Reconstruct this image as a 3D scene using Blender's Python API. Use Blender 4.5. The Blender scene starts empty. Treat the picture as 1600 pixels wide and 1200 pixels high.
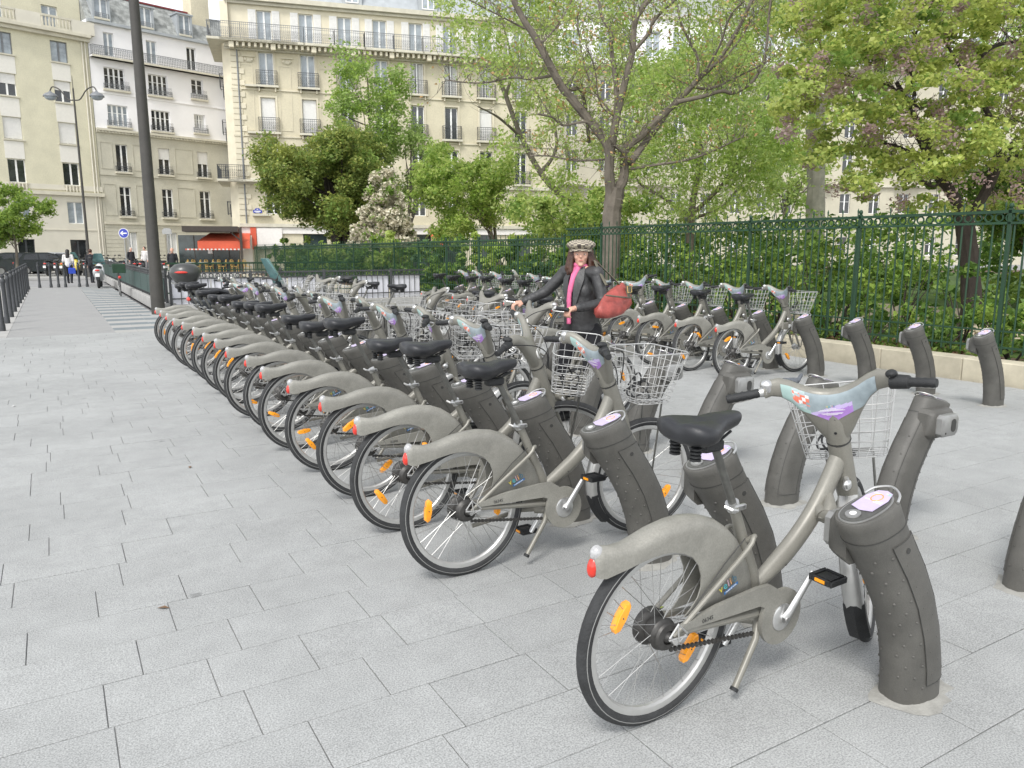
import bpy, bmesh, math, random
import numpy as np
from mathutils import Vector, Matrix, Quaternion
R = math.radians
pi = math.pi
sc = bpy.context.scene
col = sc.collection
random.seed(7); np.random.seed(7)

# ------------------------------------------------------------ camera, sky, sun
EYE = 1.58
cd = bpy.data.cameras.new('camera'); cam = bpy.data.objects.new('camera', cd); col.objects.link(cam)
cam.location = (0, 0, EYE); cam.rotation_euler = (R(90 - 9.93), 0, R(-30.7))
cd.sensor_width = 36; cd.lens = 27.0; cd.clip_start = 0.05; cd.clip_end = 600
sc.camera = cam
SUN_EL, SUN_AZ = 52, 232        # azimuth clockwise from +Y (the street's direction)
w = bpy.data.worlds.new('World'); sc.world = w; w.use_nodes = True
nt = w.node_tree; nt.nodes.clear()
sky = nt.nodes.new('ShaderNodeTexSky'); sky.sky_type = 'NISHITA'; sky.sun_disc = False
sky.sun_elevation = R(SUN_EL); sky.sun_rotation = R(SUN_AZ); sky.air_density = 1.0; sky.dust_density = 1.0; sky.ozone_density = 1.0
hs = nt.nodes.new('ShaderNodeHueSaturation'); hs.inputs['Saturation'].default_value = 0.16
bg = nt.nodes.new('ShaderNodeBackground'); bg.inputs['Strength'].default_value = 0.15
wo = nt.nodes.new('ShaderNodeOutputWorld')
nt.links.new(sky.outputs[0], hs.inputs['Color']); nt.links.new(hs.outputs[0], bg.inputs[0]); nt.links.new(bg.outputs[0], wo.inputs[0])
sl = bpy.data.lights.new('sun', 'SUN'); sl.energy = 1.15; sl.angle = R(16); sl.color = (1.0, 0.97, 0.93)
so = bpy.data.objects.new('sun', sl); col.objects.link(so)
_d = Vector((math.sin(R(SUN_AZ)) * math.cos(R(SUN_EL)), math.cos(R(SUN_AZ)) * math.cos(R(SUN_EL)), math.sin(R(SUN_EL))))
so.rotation_euler = _d.to_track_quat('Z', 'Y').to_euler(); so.location = _d * 60
vs = sc.view_settings; vs.view_transform = 'Standard'; vs.look = 'None'; vs.gamma = 1.0; vs.exposure = 1.06; vs.use_curve_mapping = False
sc.cycles.max_bounces = 7; sc.cycles.diffuse_bounces = 5; sc.cycles.transparent_max_bounces = 6

# ------------------------------------------------------------ materials
MATS = {}
def s2l(c):
    return tuple((x / 12.92 if x <= .04045 else ((x + .055) / 1.055) ** 2.4) for x in c)
def mat(name, c, rough=.6, metal=0., var=.12, scale=6., bump=0., bscale=60., isl=0., c2=None, spec=.5, emit=None, trans=0., coat=0., fine=0., fscale=300., objr=0., world=False, spots=0.):
    """procedural: base colour c, broad variation (noise), fine speckle, per island / per object variation, bump"""
    if name in MATS: return MATS[name]
    m = bpy.data.materials.new(name); m.use_nodes = True; n = m.node_tree; N = n.nodes; L = n.links
    b = N['Principled BSDF']; tc = N.new('ShaderNodeTexCoord')
    b.inputs['Roughness'].default_value = rough; b.inputs['Metallic'].default_value = metal
    b.inputs['Specular IOR Level'].default_value = spec
    if coat: b.inputs['Coat Weight'].default_value = coat
    no = N.new('ShaderNodeTexNoise'); no.inputs['Scale'].default_value = scale; no.inputs['Detail'].default_value = 5; no.inputs['Roughness'].default_value = .6
    geo = N.new('ShaderNodeNewGeometry'); OUT = geo.outputs['Position'] if world else tc.outputs['Object']
    L.new(OUT, no.inputs['Vector'])
    mr = N.new('ShaderNodeMapRange'); mr.inputs[1].default_value = .3; mr.inputs[2].default_value = .7; mr.inputs[3].default_value = 1 - var; mr.inputs[4].default_value = 1 + var
    L.new(no.outputs[0], mr.inputs[0]); fac = mr.outputs[0]
    def mul(a, bb):
        x = N.new('ShaderNodeMath'); x.operation = 'MULTIPLY'; L.new(a, x.inputs[0]); L.new(bb, x.inputs[1]); return x.outputs[0]
    def rng(src, v):
        x = N.new('ShaderNodeMapRange'); x.inputs[3].default_value = 1 - v; x.inputs[4].default_value = 1 + v; L.new(src, x.inputs[0]); return x.outputs[0]
    if isl:
        g = N.new('ShaderNodeNewGeometry'); fac = mul(fac, rng(g.outputs['Random Per Island'], isl))
    if objr:
        g = N.new('ShaderNodeObjectInfo'); fac = mul(fac, rng(g.outputs['Random'], objr))
    if fine:
        f = N.new('ShaderNodeTexNoise'); f.inputs['Scale'].default_value = fscale; f.inputs['Detail'].default_value = 2; L.new(OUT, f.inputs['Vector'])
        x = N.new('ShaderNodeMapRange'); x.inputs[1].default_value = .32; x.inputs[2].default_value = .68; x.inputs[3].default_value = 1 - fine; x.inputs[4].default_value = 1 + fine
        L.new(f.outputs[0], x.inputs[0]); fac = mul(fac, x.outputs[0])
    if spots:
        v_ = N.new('ShaderNodeTexVoronoi'); v_.inputs['Scale'].default_value = 1.6; v_.inputs['Randomness'].default_value = 1.; nv = N.new('ShaderNodeTexNoise'); nv.inputs['Scale'].default_value = 22; L.new(OUT, nv.inputs['Vector'])
        va = N.new('ShaderNodeVectorMath'); va.operation = 'SCALE'; va.inputs['Scale'].default_value = .05; L.new(nv.outputs['Color'], va.inputs[0]); vb = N.new('ShaderNodeVectorMath'); vb.operation = 'ADD'; L.new(OUT, vb.inputs[0]); L.new(va.outputs[0], vb.inputs[1]); L.new(vb.outputs[0], v_.inputs['Vector'])
        x = N.new('ShaderNodeMapRange'); x.inputs[1].default_value = .025; x.inputs[2].default_value = .05; x.inputs[3].default_value = 1 - spots; x.inputs[4].default_value = 1.; L.new(v_.outputs['Distance'], x.inputs[0]); fac = mul(fac, x.outputs[0])
        n2 = N.new('ShaderNodeTexNoise'); n2.inputs['Scale'].default_value = .55; n2.inputs['Detail'].default_value = 6; n2.inputs['Roughness'].default_value = .7; L.new(OUT, n2.inputs['Vector'])
        y_ = N.new('ShaderNodeMapRange'); y_.inputs[1].default_value = .36; y_.inputs[2].default_value = .60; y_.inputs[3].default_value = .86; y_.inputs[4].default_value = 1.03; L.new(n2.outputs[0], y_.inputs[0]); fac = mul(fac, y_.outputs[0])
    if c2 is not None:
        g = N.new('ShaderNodeNewGeometry'); mx = N.new('ShaderNodeMix'); mx.data_type = 'RGBA'
        mx.inputs[6].default_value = (*c, 1); mx.inputs[7].default_value = (*c2, 1); L.new(g.outputs['Random Per Island'], mx.inputs[0]); csrc = mx.outputs[2]
    else:
        rgb = N.new('ShaderNodeRGB'); rgb.outputs[0].default_value = (*c, 1); csrc = rgb.outputs[0]
    vm = N.new('ShaderNodeVectorMath'); vm.operation = 'SCALE'; L.new(csrc, vm.inputs[0]); L.new(fac, vm.inputs['Scale'])
    L.new(vm.outputs[0], b.inputs['Base Color'])
    if bump:
        bn = N.new('ShaderNodeTexNoise'); bn.inputs['Scale'].default_value = bscale; bn.inputs['Detail'].default_value = 4; L.new(tc.outputs['Object'], bn.inputs['Vector'])
        bp = N.new('ShaderNodeBump'); bp.inputs['Strength'].default_value = bump; bp.inputs['Distance'].default_value = .01; L.new(bn.outputs[0], bp.inputs['Height']); L.new(bp.outputs[0], b.inputs['Normal'])
    if emit: b.inputs['Emission Color'].default_value = (*emit, 1); b.inputs['Emission Strength'].default_value = 1
    if trans:
        t = N.new('ShaderNodeBsdfTranslucent'); L.new(vm.outputs[0], t.inputs[0]); ms = N.new('ShaderNodeMixShader'); ms.inputs[0].default_value = trans
        L.new(b.outputs[0], ms.inputs[1]); L.new(t.outputs[0], ms.inputs[2]); L.new(ms.outputs[0], N['Material Output'].inputs[0])
    MATS[name] = m; return m
def M(k): return MATS[k]

mat('granite', (.335, .342, .336), .85, var=.06, scale=7, fine=.30, fscale=170, isl=.02, objr=.02, bump=.15, bscale=150, world=True, spots=.35)
mat('joint', (.30, .30, .292), .95, var=.3, scale=9)
mat('asphalt', (.285, .285, .28), .9, var=.06, scale=2, fine=.15, fscale=90)
mat('road', (.26, .26, .262), .9, var=.08, scale=.7, fine=.15, fscale=60)
mat('kerb', (.36, .355, .34), .85, var=.12, scale=3)
mat('sett_dark', (.17, .195, .205), .85, var=.15, scale=4, isl=.15)
mat('mortar', (.31, .305, .28), .95, var=.2, scale=14, bump=.4, bscale=90)
mat('soil', (.11, .075, .05), .95, var=.4, scale=12, fine=.3, fscale=120, bump=.6)
mat('grass', (.10, .17, .035), .9, var=.3, scale=5, isl=.3, trans=.3)
mat('sand', (.45, .38, .28), .95, var=.12, scale=3)
mat('wall_stone', (.46, .42, .32), .85, var=.16, scale=4, isl=.05, objr=.08, bump=.2)
mat('post', (.090, .087, .078), .55, var=.20, scale=7, fine=.10, fscale=260, bump=.12, bscale=320)
mat('post_dark', (.045, .045, .042), .7)
mat('cast', (.33, .33, .32), .42, metal=.55, var=.12, scale=20)
mat('frame', (.225, .217, .188), .40, metal=.15, var=.10, scale=9, fine=.05, fscale=200, spec=.5, objr=.06)
mat('shell', (.245, .239, .211), .46, metal=.0, var=.14, scale=11, fine=.09, fscale=160, objr=.10)
mat('silver', (.62, .62, .61), .28, metal=.85, var=.08, scale=30)
mat('rim', (.50, .50, .485), .38, metal=.55, var=.08, scale=12)
mat('wire', (.50, .50, .49), .4, metal=.5, var=.05)
mat('spoke', (.34, .34, .33), .35, metal=.7, var=.1)
mat('tyre', (.032, .033, .034), .8, var=.25, scale=14, bump=.5, bscale=120)
mat('rubber', (.016, .017, .018), .55, var=.2, scale=20, bump=.35, bscale=300)
mat('saddle', (.020, .021, .024), .40, var=.25, scale=9, bump=.15, bscale=400)
mat('darkmetal', (.06, .058, .055), .45, metal=.5, var=.25, scale=30)
mat('gunmetal', (.13, .13, .12), .42, metal=.5, var=.2, scale=30)
mat('amber', (.95, .36, .02), .25, var=.1, scale=30, coat=.4)
mat('redlens', (.62, .035, .02), .25, var=.1, scale=30, coat=.5)
mat('stripe', (.26, .26, .25), .6); mat('clearlens', (.38, .38, .38), .15, var=.2, scale=120, coat=.5)
mat('whiteplastic', (.72, .72, .70), .4, var=.05)
mat('lilac', (.52, .45, .62), .4, var=.08, scale=18)
mat('orangeprint', (.75, .35, .12), .5); mat('cyanprint', (.08, .45, .50), .5); mat('yellowprint', (.72, .62, .06), .5)
mat('blueprint', (.03, .13, .32), .5); mat('navyprint', (.05, .14, .20), .5); mat('pinkprint', (.62, .40, .48), .5)
mat('steelblueprint', (.29, .345, .37), .45, var=.15, scale=25); mat('paleblueprint', (.44, .50, .53), .45, var=.12, scale=25)
mat('violetprint', (.40, .22, .58), .45, var=.15, scale=25); mat('lilacprint', (.55, .45, .72), .45, var=.1); mat('coralprint', (.80, .20, .13), .5, var=.2, scale=60)
mat('whiteprint', (.78, .78, .76), .5); mat('tealprint', (.36, .50, .47), .5)
mat('greenpaint', (.010, .044, .018), .6, var=.25, scale=5, objr=.1)
mat('greenpanel', (.020, .055, .048), .5, var=.2, scale=3)
mat('darkgrey', (.055, .058, .060), .5, var=.2, scale=3)
mat('lamppost', (.046, .043, .037), .55, var=.18, scale=4, fine=.08, fscale=60)
mat('whiteboard', (.66, .66, .70), .5, var=.05, scale=4)
mat('bollard', (.040, .043, .047), .5, var=.2, scale=6)
# buildings
mat('cream1', (.60, .57, .43), .88, var=.08, scale=.9, fine=.06, fscale=14)
mat('pale1', (.62, .59, .50), .88, var=.07, scale=.8)
mat('spandrel', (.70, .68, .62), .8, var=.04)
mat('white2', (.82, .81, .81), .85, var=.04, scale=.7)
mat('cream2', (.50, .48, .395), .88, var=.09, scale=.8, fine=.05, fscale=10)
mat('cream3', (.57, .52, .385), .88, var=.09, scale=.7, fine=.06, fscale=9)
mat('cream3b', (.61, .56, .43), .88, var=.08, scale=1.5, objr=.07)
mat('cream4', (.48, .45, .35), .88, var=.10, scale=.6)
mat('cornice', (.56, .53, .43), .85, var=.12, scale=2)
mat('zinc', (.36, .385, .40), .5, var=.12, scale=2)
mat('slate', (.29, .30, .285), .8, var=.30, scale=3, isl=.25)
mat('redtile', (.20, .04, .04), .8, var=.2)
mat('winframe', (.84, .84, .82), .5, var=.04)
mat('glass', (.022, .025, .028), .08, var=.5, scale=1.5, spec=.8)
mat('glass_pale', (.30, .34, .37), .12, var=.35, scale=1.5, spec=.8)
mat('curtain', (.60, .60, .58), .9, var=.12, scale=12)
mat('shutter', (.72, .71, .68), .6, var=.05)
mat('iron', (.05, .055, .06), .5, var=.2)
mat('iron_pale', (.18, .19, .20), .5, var=.2)
mat('awning', (.62, .11, .055), .75, var=.08, scale=2)
mat('awningwhite', (.75, .72, .68), .75, var=.05)
mat('darkwood', (.045, .035, .028), .6, var=.2)
mat('cafe_glass', (.035, .05, .052), .12, var=.6, scale=1.2, spec=.8)
mat('rattan', (.55, .36, .10), .7, var=.3, scale=20)
mat('signblue', (.03, .05, .36), .4, var=.05)
# vegetation
mat('bark', (.145, .125, .10), .9, var=.3, scale=4, bump=.7, bscale=30)
mat('bark_dark', (.045, .036, .030), .9, var=.3, scale=5, bump=.6, bscale=30)
mat('bark_pale', (.25, .235, .19), .9, var=.25, scale=3, bump=.3)
def leaf(name, a, b, t=.45): return mat(name, a, .55, c2=b, var=.18, scale=1.2, trans=t, spec=.3)
leaf('leaf_lime', (.38, .48, .12), (.56, .64, .22), .55); leaf('leaf_willow', (.32, .46, .13), (.50, .62, .22), .55)
leaf('leaf_yellow', (.38, .46, .10), (.58, .62, .20), .55); leaf('leaf_mauve', (.40, .27, .28), (.54, .42, .40), .5); leaf('leaf_ever', (.14, .20, .055), (.30, .36, .10), .5)
leaf('leaf_evertip', (.28, .33, .08), (.42, .46, .12)); leaf('leaf_mid', (.17, .28, .06), (.32, .44, .11), .5); leaf('leaf_shrub', (.06, .13, .028), (.21, .33, .07))
leaf('leaf_bright', (.22, .35, .06), (.40, .52, .11), .5); leaf('blossom', (.55, .50, .38), (.72, .68, .54), .2); leaf('bud', (.45, .26, .10), (.62, .42, .22), .3)
leaf('leaf_poplar', (.24, .37, .09), (.42, .54, .19)); leaf('leaf_litter', (.16, .09, .05), (.30, .20, .12), .1); leaf('leaf_bluegreen', (.06, .13, .06), (.17, .29, .13))
# people and vehicles
mat('skin', (.58, .33, .24), .5, var=.08, scale=14); mat('lips', (.42, .10, .10), .4); mat('eyewhite', (.7, .7, .68), .3); mat('iris', (.04, .025, .02), .2)
mat('hair', (.060, .024, .014), .5, var=.35, scale=25, bump=.4, bscale=90); mat('hair_black', (.012, .010, .010), .5); mat('hair_grey', (.45, .42, .38), .6)
mat('leather', (.038, .038, .039), .48, var=.25, scale=10, bump=.5, bscale=28); mat('pink', (.66, .14, .28), .8, var=.12, scale=16, bump=.3, bscale=50)
mat('trousers', (.012, .012, .015), .85, var=.2); mat('bagred', (.34, .07, .058), .5, var=.28, scale=14, bump=.9, bscale=16); mat('strapolive', (.115, .105, .075), .7, var=.15, scale=20)
mat('brass', (.65, .50, .22), .3, metal=.8); mat('cloth_white', (.62, .60, .58), .85); mat('cloth_black', (.02, .021, .025), .85); mat('cloth_grey', (.20, .19, .19), .85)
mat('cloth_green', (.05, .06, .035), .85); mat('bagblue', (.02, .06, .42), .5); mat('paint_dark', (.035, .04, .045), .25, coat=.6, var=.05); mat('paint_white', (.62, .63, .64), .25, coat=.6, var=.05)
mat('paint_grey', (.11, .12, .13), .3, coat=.6, var=.08); mat('topbox', (.050, .052, .050), .38, var=.1, coat=.2); mat('windscreen', (.12, .24, .24), .12, var=.2, spec=.8); mat('paint_yellow', (.60, .48, .06), .35, coat=.4)
mat('bird', (.10, .11, .125), .7, var=.35, scale=40); mat('paint_blue', (.03, .06, .25), .3, coat=.4)

def check_material(name, cols, sc_):
    m = bpy.data.materials.new(name); m.use_nodes = True; N = m.node_tree.nodes; L = m.node_tree.links; b = N['Principled BSDF']; b.inputs['Roughness'].default_value = .9
    tc = N.new('ShaderNodeTexCoord'); a = N.new('ShaderNodeTexChecker'); a.inputs['Scale'].default_value = sc_
    a.inputs['Color1'].default_value = (*cols[0], 1); a.inputs['Color2'].default_value = (*cols[1], 1); L.new(tc.outputs['UV'], a.inputs['Vector'])
    no = N.new('ShaderNodeTexNoise'); no.inputs['Scale'].default_value = 160; mx = N.new('ShaderNodeMix'); mx.data_type = 'RGBA'; L.new(tc.outputs['Object'], no.inputs['Vector'])
    mx.inputs[0].default_value = .10; L.new(a.outputs[0], mx.inputs[6]); L.new(no.outputs[0], mx.inputs[7]); L.new(mx.outputs[2], b.inputs['Base Color']); MATS[name] = m
check_material('capcheck', ((.42, .37, .27), (.055, .038, .03)), 1.0)

# ------------------------------------------------------------ helpers
def V(*a): return Vector(a)
class MB:
    def __init__(s): s.v = []; s.f = []; s.mi = []; s.uv = None
    def add(s, vs_, fs, mi=0):
        o = len(s.v); s.v.extend([tuple(p) for p in vs_]); s.f.extend([tuple(i + o for i in f) for f in fs]); s.mi.extend([mi] * len(fs)); return s
    def box(s, x0, x1, y0, y1, z0, z1, mi=0):
        return s.add([(x0, y0, z0), (x1, y0, z0), (x1, y1, z0), (x0, y1, z0), (x0, y0, z1), (x1, y0, z1), (x1, y1, z1), (x0, y1, z1)],
                     [(0, 3, 2, 1), (4, 5, 6, 7), (0, 1, 5, 4), (1, 2, 6, 5), (2, 3, 7, 6), (3, 0, 4, 7)], mi)
    def cbox(s, x0, x1, y0, y1, z0, z1, c=.01, mi=0):   # box with chamfered top and vertical edges
        def ring(d, z): return [(x0 + d, y0, z), (x1 - d, y0, z), (x1, y0 + d, z), (x1, y1 - d, z), (x1 - d, y1, z), (x0 + d, y1, z), (x0, y1 - d, z), (x0, y0 + d, z)]
        def ins(r, e): 
            cx, cy = (x0 + x1) / 2, (y0 + y1) / 2
            return [(px + (e if px < cx else -e), py + (e if py < cy else -e), pz) for px, py, pz in r]
        rs = [ins(ring(c, z0), c), ring(c, z0 + c), ring(c, z1 - c), ins(ring(c, z1), c)]
        return s.loft(rs, True, True, mi)
    def loft(s, rings, cap0=True, cap1=True, mi=0, closed=True, loop=False):
        n = len(rings[0]); vs_ = [p for r in rings for p in r]; fs = []
        m = len(rings)
        for i in range(m if loop else m - 1):
            a, b = i * n, ((i + 1) % m) * n
            for j in range(n if closed else n - 1):
                k = (j + 1) % n; fs.append((a + j, a + k, b + k, b + j))
        if not loop and closed:
            if cap0: fs.append(tuple(reversed(range(n))))
            if cap1: fs.append(tuple(range((m - 1) * n, m * n)))
        return s.add(vs_, fs, mi)
    def tube(s, pts, r, n=8, caps=True, loop=False, mi=0, flat=1., ref=None):
        pts = [Vector(p) for p in pts]; m = len(pts)
        rr = [r] * m if not hasattr(r, '__len__') else list(r)
        T = []
        for i in range(m):
            a = pts[(i - 1) % m] if (loop or i > 0) else pts[i]; b = pts[(i + 1) % m] if (loop or i < m - 1) else pts[i]
            t = (b - a); T.append(t.normalized() if t.length > 1e-9 else Vector((0, 0, 1)))
        u = Vector(ref) if ref is not None else (Vector((0, 0, 1)) if abs(T[0].z) < .9 else Vector((1, 0, 0)))
        rings = []
        for i in range(m):
            u = (u - T[i] * u.dot(T[i]))
            if u.length < 1e-6: u = T[i].orthogonal()
            u.normalize(); w_ = T[i].cross(u)
            rings.append([pts[i] + (u * math.cos(2 * pi * k / n) + w_ * math.sin(2 * pi * k / n) * flat) * rr[i] for k in range(n)])
        return s.loft(rings, caps, caps, mi, True, loop)
    def capsule(s, a, b, ra, rb, n=12):
        a, b = Vector(a), Vector(b); d = (b - a).normalized()
        P = []; Q = []
        for t in (1., .8, .45): P.append(a - d * ra * t); Q.append(ra * math.sqrt(max(0.002, 1 - t * t)))
        for k in range(5): f = k / 4; P.append(a.lerp(b, f)); Q.append(ra + (rb - ra) * f)
        for t in (.45, .8, 1.): P.append(b + d * rb * t); Q.append(rb * math.sqrt(max(0.002, 1 - t * t)))
        return s.tube(P, Q, n)
    def ellipsoid(s, c, r, n=16, m=10, rot=None, mi=0):
        rings = []
        for i in range(m + 1):
            ph = -pi / 2 + pi * i / m; q = max(math.cos(ph), .01)
            ring = []
            for k in range(n):
                p = Vector((r[0] * q * math.cos(2 * pi * k / n), r[1] * q * math.sin(2 * pi * k / n), r[2] * math.sin(ph)))
                if rot is not None: p = rot @ p
                ring.append(p + Vector(c))
            rings.append(ring)
        return s.loft(rings, True, True, mi)
    def lathe(s, prof, n=24, axis='z', c=(0, 0, 0), mi=0, caps=False, loop=False):
        rings = []
        for r, h in prof:
            ring = []
            for k in range(n):
                a = 2 * pi * k / n; x, y = r * math.cos(a), r * math.sin(a)
                p = (x, y, h) if axis == 'z' else ((x, h, y) if axis == 'y' else (h, x, y))
                ring.append((p[0] + c[0], p[1] + c[1], p[2] + c[2]))
            rings.append(ring)
        return s.loft(rings, caps, caps, mi, True, loop)
    def prism(s, poly, a0, a1, axis='y', mi=0):   # poly in the plane, extruded along axis
        n = len(poly)
        def P(p, h): return (p[0], h, p[1]) if axis == 'y' else ((p[0], p[1], h) if axis == 'z' else (h, p[0], p[1]))
        return s.add([P(p, a0) for p in poly] + [P(p, a1) for p in poly], [tuple(range(n)), tuple(reversed(range(n, 2 * n)))] + [(i, i + n, (i + 1) % n + n, (i + 1) % n) for i in range(n)], mi)
    def build(s, name, mats, parent=None, smooth=True, ang=38, loc=None, fix=True):
        me = bpy.data.meshes.new(name); me.from_pydata([tuple(p) for p in s.v], [], s.f)
        for m_ in (mats if isinstance(mats, (list, tuple)) else [mats]): me.materials.append(MATS[m_] if isinstance(m_, str) else m_)
        if any(s.mi): me.polygons.foreach_set('material_index', s.mi)
        if fix:
            bm = bmesh.new(); bm.from_mesh(me); bmesh.ops.recalc_face_normals(bm, faces=bm.faces); bm.to_mesh(me); bm.free()
        if smooth:
            me.polygons.foreach_set('use_smooth', [True] * len(me.polygons)); me.set_sharp_from_angle(angle=R(ang))
        me.update()
        o = bpy.data.objects.new(name, me); col.objects.link(o)
        if parent is not None: o.parent = parent
        if loc is not None: o.location = loc
        return o
def inst(name, me, parent=None, loc=(0, 0, 0), rot=None, scale=None):
    o = bpy.data.objects.new(name, me); col.objects.link(o)
    if parent is not None: o.parent = parent
    o.location = loc
    if rot is not None: o.rotation_euler = rot
    if scale is not None: o.scale = scale
    return o
def tag(o, label=None, cat=None, group=None, kind=None):
    if label: o['label'] = label
    if cat: o['category'] = cat
    if group: o['group'] = group
    if kind: o['kind'] = kind
    return o
def thing(name, loc=(0, 0, 0), rz=0., label=None, cat=None, group=None):
    o = bpy.data.objects.new(name, None); col.objects.link(o); o.location = loc; o.rotation_euler = (0, 0, rz); o.empty_display_size = .2
    return tag(o, label, cat, group)
def copy_tree(o, parent=None):
    c = o.copy(); col.objects.link(c)
    if parent is not None: c.parent = parent
    for ch in KIDS(o): copy_tree(ch, c)
    return c
def KIDS(o): return list(o.children)
def text_mesh(body, size, m, extrude=.0004, align='CENTER'):
    cu = bpy.data.curves.new('text', 'FONT'); cu.body = body; cu.size = size; cu.extrude = extrude; cu.align_x = align; cu.resolution_u = 3
    o = bpy.data.objects.new('text', cu); col.objects.link(o)
    dg = bpy.context.evaluated_depsgraph_get(); me = bpy.data.meshes.new_from_object(o.evaluated_get(dg)); bpy.data.objects.remove(o); bpy.data.curves.remove(cu)
    me.materials.clear(); me.materials.append(MATS[m]); return me
def remesh(name, mb, m, vox, parent=None, smooth=4, fac=.5):
    o = mb.build('tmp', m, None, smooth=True)
    r = o.modifiers.new('r', 'REMESH'); r.mode = 'VOXEL'; r.voxel_size = vox; r.use_smooth_shade = True
    sm = o.modifiers.new('s', 'SMOOTH'); sm.iterations = smooth; sm.factor = fac
    dg = bpy.context.evaluated_depsgraph_get(); me = bpy.data.meshes.new_from_object(o.evaluated_get(dg)); bpy.data.objects.remove(o)
    me.materials.clear(); me.materials.append(MATS[m]); me.polygons.foreach_set('use_smooth', [True] * len(me.polygons)); me.name = name
    return inst(name, me, parent)

def bez(ps, n=6):     # Catmull-Rom through points
    ps = [Vector(p) for p in ps]; out = []
    for i in range(len(ps) - 1):
        a = ps[max(i - 1, 0)]; b = ps[i]; c = ps[i + 1]; d = ps[min(i + 2, len(ps) - 1)]
        for k in range(n):
            t = k / n; out.append(.5 * ((2 * b) + (c - a) * t + (2 * a - 5 * b + 4 * c - d) * t * t + (3 * b - a - 3 * c + d) * t ** 3))
    out.append(ps[-1]); return out
ORD = ['first', 'second', 'third', 'fourth', 'fifth', 'sixth', 'seventh', 'eighth', 'ninth', 'tenth', 'eleventh', 'twelfth', 'thirteenth', 'fourteenth', 'fifteenth', 'sixteenth', 'seventeenth', 'eighteenth']
def tree(o): return (o, [tree(c) for c in o.children])
def copy_of(t, parent=None, skip=()):
    o, kids = t; c = o.copy(); col.objects.link(c)
    if parent is not None: c.parent = parent
    m = {o.name: c}
    for k in kids:
        if k[0].name in skip: continue
        m.update(copy_of(k, c, skip)[1])
    return c, m

# ------------------------------------------------------------ the ground
def in_cut(x, y, cuts): return any((x - a) ** 2 + (y - b) ** 2 < r * r for a, b, r in cuts)
pav = MB().box(-4.5, 9.5, -1.5, 21.2, -.06, -.0065).build('pavement', 'joint', smooth=False); tag(pav, kind='structure')
rs = random.Random(3)
slabs = []
yy = -.62; row = 0
while yy < 16.45 or yy < 21.0:
    y1 = yy + .302
    x = -4.4 - rs.random() * .4
    while x < 9.45:
        L_ = rs.choice([.36, .42, .45, .48, .54, .60]); x1 = min(x + L_, 9.48)
        if x1 - x > .05 and not (yy > 16.5 and x1 < 2.15): slabs.append((x, x1, yy, y1))
        x = x1
    yy = y1; row += 1
def seen(s):
    cx, cy = (s[0] + s[1]) / 2, (s[2] + s[3]) / 2
    f = cx * math.sin(R(30.7)) + cy * math.cos(R(30.7)); r_ = cx * math.cos(R(30.7)) - cy * math.sin(R(30.7))
    return f > 1.25 and abs(r_) < .72 * f + .4
vis = sorted([s for s in slabs if seen(s)], key=lambda s: (s[0] + s[1]) ** 2 + (s[2] + s[3]) ** 2)[:300]
vset = set(vis); G = .0019
slab_mesh = {}
def slab_mb(mb, s, dz, ch=.0015):
    x0, x1, y0, y1 = s[0] + G, s[1] - G, s[2] + G, s[3] - G
    v = [(x0, y0, -.02), (x1, y0, -.02), (x1, y1, -.02), (x0, y1, -.02), (x0, y0, dz - ch), (x1, y0, dz - ch), (x1, y1, dz - ch), (x0, y1, dz - ch),
         (x0 + ch, y0 + ch, dz), (x1 - ch, y0 + ch, dz), (x1 - ch, y1 - ch, dz), (x0 + ch, y1 - ch, dz)]
    mb.add(v, [(0, 1, 5, 4), (1, 2, 6, 5), (2, 3, 7, 6), (3, 0, 4, 7), (4, 5, 9, 8), (5, 6, 10, 9), (6, 7, 11, 10), (7, 4, 8, 11), (8, 9, 10, 11)])
rest = MB()
for s in slabs:
    dz = rs.uniform(-.0012, .0012)
    if s in vset:
        k = round(s[1] - s[0], 3)
        if k not in slab_mesh:
            m_ = MB(); slab_mb(m_, (-k / 2, k / 2, -.151, .151), 0); o = m_.build('paving_slab', 'granite', pav, smooth=False); slab_mesh[k] = o.data
        else: o = inst('paving_slab', slab_mesh[k], pav)
        o.location = ((s[0] + s[1]) / 2, (s[2] + s[3]) / 2, dz)
    else: slab_mb(rest, s, dz)
tag(rest.build('paving_slab_field', 'granite', pav, smooth=False, fix=False), kind='stuff')
# far part of the walk, the street, the park ground
g = MB().add([(-150, -30, -.16), (260, -30, -.16), (260, 330, -.16), (-150, 330, -.16)], [(0, 1, 2, 3)]).build('ground', 'road', smooth=False); tag(g, kind='structure')
tag(MB().box(-.80, .965, 16.56, 38.2, -.08, -.004).build('asphalt_path', 'asphalt', smooth=False), kind='structure')
tag(MB().box(-4.5, -.81, 16.56, 38.2, -.08, -.002).build('path_border', 'kerb', smooth=False), kind='structure')
tag(MB().box(-4.5, 2.4, 38.21, 38.55, -.12, .0).build('kerb', 'kerb', smooth=False), kind='structure')
st = MB().box(.97, 2.14, 16.56, 38.2, -.08, -.018).build('striped_paving', 'joint', smooth=False); tag(st, kind='structure')
y = 16.57; k = 0; sm_ = {}
while y < 38:
    for j, (x0, x1) in enumerate(((.975, 1.36), (1.365, 1.75), (1.755, 2.135))):
        key = (j, (k // 2) % 2)
        if key not in sm_:
            o = MB().cbox(0, x1 - x0, 0, .275, -.02, .0, .004).build('paving_slab', 'sett_dark' if key[1] else 'kerb', st, smooth=False); sm_[key] = o.data
        else: o = inst('paving_slab', sm_[key], st)
        o.location = (x0, y, rs.uniform(-.002, .001) - .002)
    y += .28; k += 1
tag(MB().box(-40, 70, 51.5, 140, -.15, -.02).build('far_pavement', 'kerb', smooth=False), kind='structure')
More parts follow.
